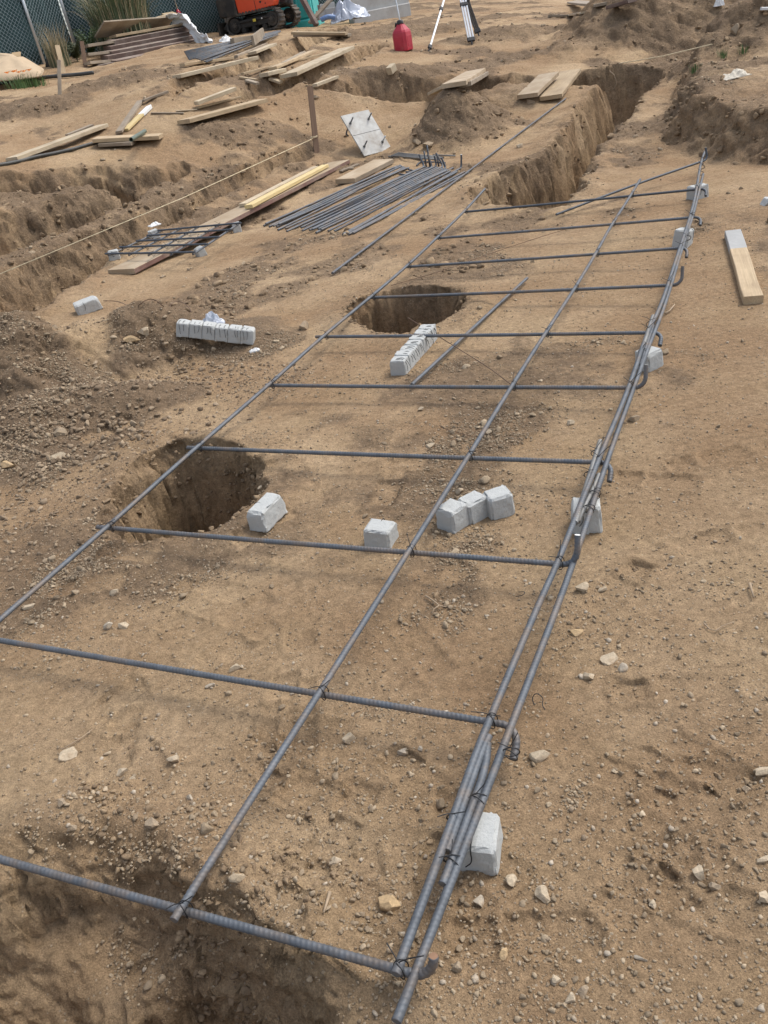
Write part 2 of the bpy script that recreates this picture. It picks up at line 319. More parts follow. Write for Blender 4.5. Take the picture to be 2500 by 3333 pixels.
def bevbox(d, b=0.):
    x, y, z = d[0]/2, d[1]/2, d[2]/2
    if b <= 0:
        v = [(-x,-y,-z),(x,-y,-z),(x,y,-z),(-x,y,-z),(-x,-y,z),(x,-y,z),(x,y,z),(-x,y,z)]
        return v, [(0,3,2,1),(4,5,6,7),(0,1,5,4),(1,2,6,5),(2,3,7,6),(3,0,4,7)]
    v = []; idx = {}
    for sx in (-1, 1):
        for sy in (-1, 1):
            for sz in (-1, 1):
                for a in range(3):
                    q = [sx*(x-b), sy*(y-b), sz*(z-b)]; q[a] = (sx, sy, sz)[a]*(x, y, z)[a]; idx[(sx, sy, sz, a)] = len(v); v.append(tuple(q))
    f = []
    for a in range(3):
        o = [i for i in range(3) if i != a]
        for s in (-1, 1):
            q = []
            for (p, r) in ((-1,-1),(1,-1),(1,1),(-1,1)):
                k = [0,0,0]; k[a] = s; k[o[0]] = p; k[o[1]] = r; q.append(idx[(*k, a)])
            f.append(tuple(q))
        for s in (-1, 1):
            for t in (-1, 1):
                k1 = [0,0,0]; k1[a] = -1; k1[o[0]] = s; k1[o[1]] = t; k2 = list(k1); k2[a] = 1
                f.append((idx[(*k1, o[0])], idx[(*k2, o[0])], idx[(*k2, o[1])], idx[(*k1, o[1])]))
    for sx in (-1, 1):
        for sy in (-1, 1):
            for sz in (-1, 1): f.append(tuple(idx[(sx, sy, sz, a)] for a in range(3)))
    return v, f
def frames(P):
    T = np.gradient(P, axis=0); T /= np.linalg.norm(T, axis=1)[:, None]+1e-12
    up = np.array([0, 0, 1.]); 
    if abs(T[0] @ up) > .9: up = np.array([1., 0, 0])
    A = np.zeros_like(P); a = up-T[0]*(up @ T[0]); a /= np.linalg.norm(a)
    for i in range(len(P)):
        a = a-T[i]*(a @ T[i]); a /= np.linalg.norm(a); A[i] = a
    return T, A, np.cross(T, A)
def tube(P, r, n=8, cap=True):
    P = np.array(P, float); T, A, B = frames(P); r = np.broadcast_to(np.asarray(r, float), (len(P),))
    th = np.arange(n)*2*np.pi/n
    V = P[:, None]+r[:, None, None]*(np.cos(th)[None, :, None]*A[:, None]+np.sin(th)[None, :, None]*B[:, None]); V = V.reshape(-1, 3)
    f = [(i*n+j, i*n+(j+1) % n, (i+1)*n+(j+1) % n, (i+1)*n+j) for i in range(len(P)-1) for j in range(n)]
    if cap: f += [tuple(range(n-1, -1, -1)), tuple(range((len(P)-1)*n, len(P)*n))]
    return V, f
def resample(P, step):
    P = np.array(P, float); d = np.r_[0, np.cumsum(np.linalg.norm(np.diff(P, axis=0), axis=1))]
    s = np.arange(0, d[-1], step); s = np.r_[s, d[-1]] if d[-1]-s[-1] > step*.3 else s
    return np.stack([np.interp(s, d, P[:, k]) for k in range(3)], 1), s
def smoothpath(P, it=2):
    P = np.array(P, float)
    for _ in range(it):
        Q = [P[0]]
        for a, b in zip(P[:-1], P[1:]): Q += [a*.75+b*.25, a*.25+b*.75]
        P = np.array(Q+[P[-1]])
    return P
def rebar(name, P, m, r=.008, parent=None, step=.0026, pitch=.0115, n=12, tw=1.571, ends=None):
    """bar with oblique rolled ribs and two long ribs as real geometry"""
    P, s = resample(P, step); T, A, B = frames(P); th = np.arange(n)*2*np.pi/n
    ph = (s[:, None]/pitch+.28*np.cos(th[None]+tw)*np.where(np.sin(th[None]+tw) > 0, 1, -1)) % 1
    rib = np.clip(1-np.abs(ph-.5)/.22, 0, 1)*.0018*np.clip(np.abs(np.sin(th+tw))*1.6, 0, 1)[None]
    lr = np.where(np.abs(np.sin(th+tw)) < .3, .0014, 0)[None]
    R = r+np.maximum(rib, lr)
    V = P[:, None]+R[..., None]*(np.cos(th)[None, :, None]*A[:, None]+np.sin(th)[None, :, None]*B[:, None])
    k = len(P); i, j = np.meshgrid(np.arange(k-1), np.arange(n), indexing='ij'); j2 = (j+1) % n
    F = np.stack([i*n+j, i*n+j2, (i+1)*n+j2, (i+1)*n+j], -1).reshape(-1, 4)
    me = bpy.data.meshes.new(name); V = V.reshape(-1, 3); nq = len(F)
    me.vertices.add(len(V)); me.vertices.foreach_set('co', V.ravel())
    loops = np.r_[F.ravel(), np.arange(n-1, -1, -1), np.arange((k-1)*n, k*n)]
    me.loops.add(len(loops)); me.loops.foreach_set('vertex_index', loops.astype(np.int32))
    me.polygons.add(nq+2); me.polygons.foreach_set('loop_start', np.r_[np.arange(nq)*4, nq*4, nq*4+n].astype(np.int32))
    me.materials.append(m); mi = np.zeros(nq+2, np.int32)
    if ends:
        me.materials.append(ends); mi[-1] = 1
    me.polygons.foreach_set('material_index', mi); sm = np.ones(nq+2, bool); sm[-2:] = False; me.polygons.foreach_set('use_smooth', sm)
    me.update(calc_edges=True); me.validate()
    o = bpy.data.objects.new(name, me); C.objects.link(o)
    if parent: o.parent = parent
    return o
def wire_path(P, r=.0011, n=5): return tube(smoothpath(P, 2), r, n)
# ------------------------------------------------------------------ ground sheet
def ground():
    NR, NA = 1650, 860; oy = -2.2
    r = 1.5*np.exp(np.linspace(0, math.log(75/1.5), NR)); a = np.linspace(-1.02, 1.02, NA)
    # finer columns where the hillside is looked at most
    R, A = np.meshgrid(r, a, indexing='ij'); x = (R*np.sin(A)+.0).ravel(); y = (oy+R*np.cos(A)).ravel()
    z, L = terrain(x, y)
    Z = z.reshape(NR, NA); X = x.reshape(NR, NA); Y = y.reshape(NR, NA)
    dX = np.gradient(X, axis=0), np.gradient(X, axis=1); dY = np.gradient(Y, axis=0), np.gradient(Y, axis=1); dZ = np.gradient(Z, axis=0), np.gradient(Z, axis=1)
    nx = dY[0]*dZ[1]-dZ[0]*dY[1]; ny = dZ[0]*dX[1]-dX[0]*dZ[1]; nz = dX[0]*dY[1]-dY[0]*dX[1]; ln = np.sqrt(nx**2+ny**2+nz**2)+1e-12; s = np.sign(nz)
    nx, ny, nz = nx/ln*s, ny/ln*s, nz/ln*s; st = np.clip((1-nz-.06)*3, 0, 1)
    nf = sst(2.8, 7., R)
    d = (fbm(X+Z*1.7, Y-Z*1.3, 7, 3, 41)*(.012+.05*nf)+fbm(X-Z*2.1, Y+Z*1.9, 19, 4, 51, .6)*(.022+.006*nf)-np.abs(fbm(X+Z*1.1, Y-Z*1.9, 11, 3, 57))*(.012+.010*nf)+fbm(X+Z*2.3, Y-Z*1.7, 48, 3, 58, .65)*.016*(1-.6*nf))*st
    X = X+nx*d; Y = Y+ny*d; Z = Z+nz*d
    co = np.stack([X, Y, Z], -1).reshape(-1, 3)
    i, j = np.meshgrid(np.arange(NR-1), np.arange(NA-1), indexing='ij')
    F = np.stack([i*NA+j, i*NA+j+1, (i+1)*NA+j+1, (i+1)*NA+j], -1).reshape(-1, 4)[:, ::-1]
    me = bpy.data.meshes.new('ground'); me.vertices.add(len(co)); me.vertices.foreach_set('co', co.ravel())
    me.loops.add(F.size); me.loops.foreach_set('vertex_index', F.ravel().astype(np.int32))
    me.polygons.add(len(F)); me.polygons.foreach_set('loop_start', (np.arange(len(F))*4).astype(np.int32))
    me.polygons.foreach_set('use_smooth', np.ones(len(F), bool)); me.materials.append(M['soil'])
    at = me.attributes.new('loose', 'FLOAT', 'POINT'); at.data.foreach_set('value', L.astype(np.float32))  # carries loose soil and the painted pit shade
    me.update(calc_edges=True)
    o = bpy.data.objects.new('ground', me); C.objects.link(o); o['kind'] = 'structure'
ground()
# ------------------------------------------------------------------ stones and gravel
def ico(sub=1):
    import bmesh
    bm = bmesh.new(); bmesh.ops.create_icosphere(bm, subdivisions=sub, radius=1.); bm.verts.ensure_lookup_table()
    v = np.array([q.co[:] for q in bm.verts]); f = np.array([[w.index for w in q.verts] for q in bm.faces]); bm.free(); return v, f
def chip(v, rng, k=7, lo=.5, hi=.85):
    v = v.copy()
    for _ in range(k):
        n = rng.normal(size=3); n /= np.linalg.norm(n); d = rng.uniform(lo, hi); t = v @ n; v = v-np.outer(np.clip(t-d, 0, None), n)
    return v
I1, F1 = ico(1); I2, F2 = ico(2); I3, F3 = ico(3); I4, F4 = ico(4)
def scatter(name, m, x, y, size, protos, F, label_kind='stuff', sink=.25, flat=(.5, .9)):
    z, _ = terrain(x, y); n = len(x); k = len(protos[0])
    pid = RNG.integers(0, len(protos), n); V = np.array(protos)[pid]
    sc3 = np.stack([RNG.uniform(.75, 1.3, n), RNG.uniform(.75, 1.1, n), RNG.uniform(*flat, n)], 1)*size[:, None]
    V = V*sc3[:, None]
    q = RNG.uniform(0, 2*np.pi, n); tx = RNG.normal(0, .35, n); c, s = np.cos(q), np.sin(q); ct, stt = np.cos(tx), np.sin(tx)
    y1 = V[..., 1]*ct[:, None]-V[..., 2]*stt[:, None]; z1 = V[..., 1]*stt[:, None]+V[..., 2]*ct[:, None]; x1 = V[..., 0]
    W = np.stack([x1*c[:, None]-y1*s[:, None]+x[:, None], x1*s[:, None]+y1*c[:, None]+y[:, None], z1+(z+sc3[:, 2]*(1-2*sink)*.55)[:, None]], -1).reshape(-1, 3)
    FF = (F[None]+(np.arange(n)*k)[:, None, None]).reshape(-1, 3)
    me = bpy.data.meshes.new(name); me.vertices.add(len(W)); me.vertices.foreach_set('co', W.ravel())
    me.loops.add(FF.size); me.loops.foreach_set('vertex_index', FF.ravel().astype(np.int32)); me.polygons.add(len(FF)); me.polygons.foreach_set('loop_start', (np.arange(len(FF))*3).astype(np.int32))
    at = me.attributes.new('tint', 'FLOAT', 'POINT'); at.data.foreach_set('value', np.repeat(RNG.uniform(0, 1, n)**1.5, k).astype(np.float32))
    me.materials.append(m); me.update(calc_edges=True); o = bpy.data.objects.new(name, me); C.objects.link(o); o['kind'] = 'stuff'; return o
P1 = [chip(I1*(1+RNG.normal(0, .1, (len(I1), 1))), RNG, 6, .4, .8) for _ in range(14)]
P2 = [chip(I2*(1+RNG.normal(0, .05, (len(I2), 1))), RNG, 11, .36, .74) for _ in range(14)]
def sample(n, r0, r1, pw, want):
    xs, ys = [], []
    tot = 0
    while tot < n:
        k = n*3; u = RNG.uniform(0, 1, k); r = (r0**(2-pw)+(r1**(2-pw)-r0**(2-pw))*u)**(1/(2-pw)); a = RNG.uniform(-.62, .66, k)
        x = r*np.sin(a); y = r*np.cos(a); z, L = terrain(x, y); cl = sst(-.1, .45, fbm(x, y, 2.6, 3, 61))
        dz = np.abs(H(x+.03, y)-z)+np.abs(H(x, y+.03)-z)
        p = want(L, cl)*(dz < .035); ok = RNG.uniform(0, 1, k) < p; xs.append(x[ok]); ys.append(y[ok]); tot += ok.sum()
    return np.concatenate(xs)[:n], np.concatenate(ys)[:n]
x, y = sample(42000, .7, 6., 1.6, lambda L, c: .03+.97*L*(.08+.92*c*c)); scatter('fine_gravel', M['clod'], x, y, (.0018+.0042*RNG.uniform(0, 1, len(x))**2.2)*(1+.04*np.hypot(x, y)), P1, F1)
x, y = sample(5200, .7, 9., 1.4, lambda L, c: .012+.98*L*c*c); scatter('soil_clods', M['clod'], x, y, (.0035+.008*RNG.uniform(0, 1, len(x))**2.6)*(1+.05*np.hypot(x, y)), P2, F2)
x, y = sample(3600, 1., 22., 1.2, lambda L, c: .01+.99*L*c); scatter('coarse_clods', M['clod'], x, y, (.004+.018*RNG.uniform(0, 1, len(x))**4)*(1+.06*np.hypot(x, y)), P2, F2)
x, y = sample(4200, .7, 7., 1.5, lambda L, c: .2+.8*L*c); scatter('pale_pebbles', M['pebble'], x, y, .0022+.007*RNG.uniform(0, 1, len(x))**4, P1, F1)
def slopes(n, r0, r1, lo, nm, s0, s1):
    xs, ys = [], []; tot = 0
    while tot < n:
        k = 60000; r = r0*(r1/r0)**RNG.uniform(0, 1, k); a = RNG.uniform(-.55, .62, k); x = r*np.sin(a); y = r*np.cos(a); z, L = terrain(x, y)
        g = np.hypot(H(x+.05, y)-z, H(x, y+.05)-z)/.05; ok = ((g > lo)*.35+(L > .5)*.3*(lo < .9)+(g > lo)*(fbm(x, y, 4, 2, 62) > 0)*.6 > RNG.uniform(0, 1, k)); xs.append(x[ok]); ys.append(y[ok]); tot += ok.sum()
    x, y = np.concatenate(xs)[:n], np.concatenate(ys)[:n]; scatter(nm, M['wallclod'], x, y, (s0+(s1-s0)*RNG.uniform(0, 1, n)**3), P2, F2, sink=.42)
M['wallclod'] = tint_mat('wall_clods', (.20, .142, .09), (.33, .24, .15))
slopes(5200, 5.5, 20, .5, 'bank_clods', .012, .05); slopes(1600, 2.6, 6, .9, 'pit_clods', .006, .022); slopes(700, 1.1, 2.6, .35, 'pit_clods', .003, .014)
M['heapclod'] = tint_mat('heap_clods', (.205, .15, .10), (.37, .285, .195))
# clods rolled down the near spoil heap
def heap(n, pix, sig, smin, smax, nm, mt='clod'):
    c = hit(*pix)[:2]; x = c[0]+RNG.normal(0, sig[0], n); y = c[1]+RNG.normal(0, sig[1], n); scatter(nm, M[mt], x, y, smin+(smax-smin)*RNG.uniform(0, 1, n)**4, P2, F2)
heap(2200, (150,1420), (.42,.36),   .005, .026, 'heap_rubble', 'heapclod'); heap(800, (560,1240), (.3,.14), .005, .018, 'heap_rubble', 'heapclod'); heap(700, (70,1720), (.25,.25), .004, .016, 'heap_rubble', 'heapclod'); heap(420, (870,1240), (.18,.12), .004, .014, 'heap_rubble', 'heapclod')
for q_ in ((690,2700),(860,2690),(1230,2920),(1120,3040),(1890,1960),(1940,2060),(2320,2860),(2420,2420),(430,2640),(130,2140),(1010,2440),(1430,2560),(1560,3000),(1820,3230),(2230,2700),(2300,1900),(1850,1620),(1480,1590),(1230,1240),(940,1260)):
    heap(220, q_, (.13,.08), .0022, .010, 'gravel_patch')
def stone(px, py, w, label, m='rock', ar=(1., .7, .6), rot=0., seed=0, k=9, sink=.3, group=None):
    """w: width in photo pixels"""
    p = hit(px, py, 0, H); s = w/FPX*(p-CO) @ CF/2; g = np.random.default_rng(seed or int(px*7+py))
    v = chip(I4, g, k+5, .38, .78); nz = fbm(v[:, 0]*1.0+v[:, 2], v[:, 1]-v[:, 2], 2.2, 4, seed or int(px) % 97)
    v = v*(1+.06*nz[:, None]); v = v*np.array(ar)*s/np.abs(v[:, 0]).max(); r = random.Random(seed or int(px+py))
    R = Matrix.Rotation(math.radians(rot), 3, 'Z') @ Matrix.Rotation(r.uniform(-.2, .2), 3, 'X')
    v = np.array([R @ Vector(q) for q in v]); o = mesh('stone', v, F4, M[m])
    o.location = (p[0], p[1], hz(p[0], p[1])+ar[2]*s*(1-2*sink)); tag(o, label, 'stone', group); return o
ST = [
 (1270,2955,105,'large ochre angular stone lying inside the corner of the rebar mat','rock_ochre',(1,.62,.6),-35),
 (1762,2465,78,'rounded pale tan stone right of the hooked bar near the front','rock',(1,.72,.7),-10),
 (1142,2405,54,'squarish pale stone with crumbs around it inside the second rebar bay','rock',(1,.9,.75),20),
 (1312,2450,36,'small rounded brown stone right of the squarish one in the second bay','rock_grey',(1,.95,.8),0),
 (1097,2806,60,'flat oblong stone in gravel left of the lapped bars','rock',(1,.6,.5),8),
 (1900,1920,55,'pale blocky stone in a cluster right of the twin bars','rock',(1,.75,.7),15),
 (1958,1922,36,'smaller pale stone next to the blocky one right of the twin bars','rock',(1,.7,.6),-15),
 (1790,1950,30,'stone partly under the outer long bar','rock',(1,.9,.8),60),
 (1877,2064,42,'stub of tan stone lowest of the cluster right of the twin bars','rock_ochre',(1,.6,.5),-20),
 (1980,2145,62,'flat long pale stone in the middle of the right hand dirt','rock',(1,.5,.4),20),
 (2025,2178,42,'rounded edge stone half buried below the flat long one','rock_grey',(1,.8,.5),-60),
 (1912,2205,46,'pale wedge stone with a flat top right of the bars','rock',(1,.85,.7),10),
 (1668,2873,50,'pale upright faceted stone right of the concrete block','rock',(.9,1,.9),30),
 (1770,2916,58,'pale craggy stone with broken faces in the right foreground','rock',(.95,1,.85),-30),
 (1563,2936,42,'round grey brown stone below the concrete block','rock_grey',(1,1,.8),0),
 (1642,3110,44,'upright tan stone beside the long bar end','rock_ochre',(.8,1,.9),0),
 (1492,3155,44,'rounded brown stone right of the long bar','rock_dark',(1,.8,.8),0),
 (1810,3195,38,'squarish pale stone at the bottom right of the frame centre','rock',(.9,1,.8),0),
 (1855,3255,42,'pale flat bottomed stone lowest in the right foreground','rock',(1,.9,.7),10),
 (1900,3228,40,'brown faceted stone next to two pale ones low in the foreground','rock_dark',(1,.9,.8),20),
 (2275,2852,52,'pale angular stone in a dark gravel patch at far right','rock',(.85,1,.8),-20),
 (2325,2890,42,'smooth brown stone beside the angular one in the gravel patch','rock_dark',(1,.75,.7),0),
 (2125,2945,34,'small white triangular stone on smooth dirt','rock',(.8,1,.7),0),
 (2085,3122,44,'oblong grey stone lying diagonal on smooth dirt','rock_grey',(1,.5,.55),-32),
 (2480,2804,60,'long pale stone cut by the right edge of the picture','rock',(1,.5,.5),0),
 (2478,2515,62,'big pale boulder fragment at the right edge','rock',(1,.65,.6),5),
 (2430,2570,30,'dark round stone below the boulder fragment at the right edge','rock_dark',(1,1,.8),0),
 (1998,2512,26,'small white blocky stone above the boot prints','rock',(.9,1,.8),30),
 (2090,2655,32,'small pale wedge in the middle of the boot prints','rock',(.8,1,.6),30),
 (2490,2925,44,'rounded pale stone at the right edge beside the gravel patch','rock',(1,.9,.8),-40),
 (1860,1380,28,'small rounded stone right of the upper twin bars','rock',(1,.8,.7),0),
 (2062,1368,40,'broad brown stone beside the outer bar in the middle distance','rock_dark',(1,.75,.7),10),
 (1368,2440,18,'tiny rounded pebble between two bigger stones','rock_grey',(1,.9,.8),0),
 (350,2045,40,'rounded grey stone, left one of a pair beside the front left bar','rock_grey',(1,.9,.8),30),
 (402,2042,38,'pale angular stone, right one of a pair beside the front left bar','rock',(1,.9,.75),0),
 (245,1933,28,'small brown stone above the pair near the left bar','rock_dark',(1,.8,.8),0),
 (372,1932,34,'tan stone above the pair in rubble near the left bar','rock',(1,.8,.7),0),
 (95,1978,44,'half buried pale tan stone beside the left long bar','rock',(1,.6,.4),10),
 (768,2182,46,'pale pointed stone just above the second crossbar','rock',(1,.6,.5),10),
 (683,2236,38,'rounded oblong stone below the second crossbar','rock_grey',(1,.6,.6),10),
 (570,2475,44,'pale egg shaped stone in the front bay','rock',(1,.7,.6),-15),
 (400,2512,46,'whitish stone with a ridge in the front bay','rock',(1,.7,.6),15),
 (432,2535,42,'pale stone behind the ridged one in the front bay','rock',(1,.6,.5),20),
 (228,2452,74,'flat half buried whitish stone at the left of the front bay','rock',(1,.6,.3),15),
 (205,2620,42,'tall narrow clod stone among gravel in the front bay','rock_dark',(.6,1,.9),0),
 (500,2685,56,'brown lumpy stone among crushed clods above the front pit','rock_dark',(1,.65,.6),8),
 (235,2700,36,'brown faceted clod left of the crushed clods','rock_dark',(1,.7,.7),0),
 (620,2600,26,'rounded stone touching the middle long bar','rock_grey',(1,.8,.7),0),
 (953,2260,28,'stone left of the middle bar tie','rock_grey',(1,.8,.7),0),
 (920,2303,26,'brown round stone left of the middle bar below the tie','rock_dark',(1,.9,.8),0),
 (1588,1410,26,'small pale stone right of the middle long bar','rock',(1,.9,.8),0),
 (1400,1452,34,'pale flat stone in the third bay','rock',(1,.55,.5),5),
 (1370,1335,22,'round stone alone in the fourth bay','rock',(1,.8,.8),0),
 (990,1070,34,'dark blocky clod on bare dirt left of the mat','rock_dark',(1,.8,.8),0),
 (1498,1600,32,'round brown stone beside the middle bar above the three blocks','rock',(1,.8,.7),0),
 (190,1490,56,'pale flat boulder at the foot of the spoil heap','rock',(1,.5,.45),5),
 (200,1415,52,'brown lump of hard soil on the spoil heap foot','rock_dark',(1,.8,.8),0),
 (30,1520,56,'ochre stone at the left edge on the heap','rock_ochre',(1,.6,.6),-10),
 (470,1085,42,'pale rounded boulder on the heap below the concrete piece','rock',(1,.8,.8),10),
 (430,1108,60,'flat tan slab stone on the heap crest','rock_ochre',(1,.5,.4),-8),
 (1760,240+1000,24,'small stone below the twin bars','rock',(1,.7,.7),0),
 (1395,480,40,'round brown boulder in front of the dirt heap','rock_dark',(1,.85,.85),0),
 (1360,470,34,'dark boulder left of the round one in front of the dirt heap','rock_dark',(1,.8,.8),0),
 (1725,337,32,'dark flat stone between heap and long loose bar','rock_dark',(1,.5,.5),0),
 (1690,480,26,'pale blocky stone right of the long loose bar','rock',(1,.7,.7),0),
 (1030,322,26,'dark stone at the ledge behind the stake','rock_dark',(1,.7,.7),0),
 (850,1590,22,'small pale stone on the rim of the front pit hole','rock',(1,.8,.8),0),
 (2395,105,36,'dark standing boulder on the far right heap','rock_dark',(.8,.8,1.1),0),
]
for s_ in ST: stone(*s_)
# ------------------------------------------------------------------ the big rebar mat
LONG = np.array([math.sin(math.radians(28.6)), math.cos(math.radians(28.6)), 0]); ACR = np.array([LONG[1], -LONG[0], 0])
ZC, ZL = .09, .107
mat_root = empty('rebar_mat', tuple(pl(1043, 2250, 0)), 'long tied rebar grid with hooked crossbars standing on concrete spacer blocks', 'rebar mat')
def keep(o, root):
    o.parent = root; o.matrix_parent_inverse = Matrix.Translation(-Vector(root.location)) @ Matrix.Identity(4); return o
def pth(px, z): return np.array([pl(a, b, z) for a, b in px])
def sm(P): return smoothpath(P, 2)
LB = pth([(-90,2096),(0,2016),(350,1715),(636,1459),(874,1254),(1055,1091),(1210,964),(1326,865),(1421,775),(1511,689),(1579,614)], ZL)
MBp = pth([(565,2996),(588,2957),(1043,2250),(1326,1801),(1522,1489),(1665,1258),(1780,1077),(1872,937),(1939,826),(1989,734),(2046,648),(2084,584)], ZL)
R1 = pth([(1288,3172),(1303,3130),(1440,2760),(1550,2450),(1590,2351),(1760,1950),(1816,1831),(1946,1500),(2047,1265),(2106,1081),(2151,1000),(2211,812),(2247,706),(2265,631),(2280,534),(2294,494)], ZL)
R2 = pth([(1290,3326),(1460,2890),(1631,2450),(1645,2411),(1861,1854),(1975,1500),(2062,1265),(2110,1130),(2163,1000),(2220,806),(2256,700),(2276,619),(2289,567)], ZL-.012)
for P, e in ((LB, 'steel'), (MBp, 'steel'), (R1, 'steel'), (R2, 'steel')):
    keep(rebar('long_bar', sm(P), M['steel'], .0083, ends=M['steel_dusty']), mat_root)
for px, z, m in (([(1592,2395),(1566,2450),(1455,2772)], ZL-.004, 'steel'), ([(1587,2420),(1580,2500),(1545,2600),(1441,2879)], ZL-.008, 'steel'),
    ([(1954,1435),(1872,1703)], ZL-.002, 'steel_dusty'), ([(1950,1545),(1932,1590),(1879,1698)], ZL-.014, 'steel_dusty'), ([(2126,1028),(2097,1117)], ZL, 'steel_dusty'), ([(2125,1060),(2085,1190)], ZL-.012, 'steel')):
    keep(rebar('lap_bar', sm(pth(px, z)), M[m], .0083, ends=M['steel_dusty']), mat_root)
def hooked(P, up, ln=.06, r=.042):
    P = np.array(P); t = P[-1]-P[-2]; t /= np.linalg.norm(t); e = P[-1]+t*.034
    v = np.array([0, 0, 1.])*.93+LONG*.36 if up else -LONG*.78+np.array([0, 0, -.42])
    v = v-t*(v @ t); v /= np.linalg.norm(v)
    arc = [e+t*r*math.sin(a)+v*r*(1-math.cos(a)) for a in np.linspace(0, math.pi/2, 9)]
    return np.r_[P, arc, [arc[-1]+v*ln]]
CB = [((-90,2771),(1284,3153),1),((-90,2069),(1588,2349),0),((316,1715),(1794,1834),1),((610,1457),(1921,1504),0),((866,1254),(2037,1262),1),((1028,1096),(2100,1083),0),((1198,969),(2169,929),1),((1318,869),(2193,809),0),((1417,776),(2241,709),0),((1511,690),(2262,617),0),((1808,672),(2280,527),1)]
cbs = []
for k, (a, b, up) in enumerate(CB):
    P = np.array([pl(*a, ZC), (pl(*a, ZC)+pl(*b, ZC))/2+np.array([0, 0, -.003]), pl(*b, ZC)])
    if k == 10: P[0][2] = .03; P[1][2] = .07
    P2_ = resample(smoothpath(P, 2), .15)[0]; P2_ = hooked(P2_, up, .006 if k == 0 else .05 if up else .035)
    cbs.append(P2_); keep(rebar('cross_bar', P2_, M['steel' if k < 9 else 'steel_dark'], .0083, ends=M['paint_end' if k in (2, 4, 6, 10) else 'rust_end' if k == 0 else 'steel_dark']), mat_root)
def segx(P, Q):
    """where two paths cross seen from above"""
    for a, b in zip(P[:-1], P[1:]):
        for c, d in zip(Q[:-1], Q[1:]):
            r = b-a; s = d-c; k = r[0]*s[1]-r[1]*s[0]
            if abs(k) < 1e-9: continue
            t = ((c[0]-a[0])*s[1]-(c[1]-a[1])*s[0])/k; u = ((c[0]-a[0])*r[1]-(c[1]-a[1])*r[0])/k
            if 0 <= t <= 1 and 0 <= u <= 1: return a+r*t, r/np.linalg.norm(r)
def tie(c, t, rs, tail=.03, wide=.013, tall=.022):
    mb = MB(); u = np.cross([0, 0, 1.], t); u /= np.linalg.norm(u)
    for off, sk in ((-.004, .006), (.005, -.006)):
        mb.add(*tube([c+t*(off+sk*math.cos(a))+u*wide*math.cos(a)+np.array([0, 0, tall*math.sin(a)-.008]) for a in np.linspace(0, 2*math.pi, 17)], .0013, 5, False))
    e = c+np.array([0, 0, .012]); q = rs.uniform(0, 6.28); d = np.array([math.cos(q), math.sin(q), rs.uniform(.1, .9)])
    mb.add(*wire_path([e, e+d*tail*.4+np.array([0, 0, .004]), e+d*tail+np.array([rs.uniform(-.008, .008), 0, 0])], .0012)); d = np.array([math.cos(q+2.4), math.sin(q+2.4), .5])
    mb.add(*wire_path([e, e+d*tail*.3, e+d*tail*.75], .0012)); return mb
rs = random.Random(5)
for k, P in enumerate(cbs):
    for li, Q in enumerate((LB, MBp, R1)):
        x_ = segx(Q, P)
        if x_ is None: continue
        keep(tie(x_[0]+np.array([0, 0, -.004]), x_[1], rs, .035 if li < 2 else .045, .012, .021).build('tie_wire', M['wire'], None, True), mat_root)
for px in ((1480,2660),(1470,2795),(1552,2595),(1941,1470),(1919,1540),(1935,1602),(1660,2445),(2117,1050),(2092,1140),(2252,700),(2238,770),(2285,540),(2281,560),(1915,1650)):
    c = pl(px[0], px[1], ZL-.004); keep(tie(c, LONG, rs, .034, .019, .014).build('tie_wire', M['wire'], None, True), mat_root)
# ------------------------------------------------------------------ the small rebar mat by the long board
sm_root = empty('rebar_mat', tuple(pl(570, 800, 0)), 'small square tied rebar grid lying over the end of the long board', 'rebar mat')
zs = lambda px, z: np.array([pl(300+a/3.016, 680+b/3.016, z) for a, b in px])
sc_ = [((130,440),(1010,424)),((270,375),(1135,345)),((435,315),(1245,275)),((540,262),(1360,203)),((645,212),(1462,137))]
sl_ = [((160,458),(690,210)),((360,455),(870,195)),((552,456),(1050,175)),((768,454),(1250,155)),((988,447),(1452,138))]
for q in sc_: keep(rebar('cross_bar', zs(q, .135), M['steel_dark'], .0085, step=.006, n=8), sm_root)
for q in sl_: keep(rebar('long_bar', zs(q, .118), M['steel'], .0085, step=.006, n=8), sm_root)
for q in sc_:
    for w_ in sl_:
        x_ = segx(zs(w_, .127), zs(q, .127))
        if x_: keep(tie(x_[0], x_[1], rs, .04, .014, .021).build('tie_wire', M['wire'], None, True), sm_root)
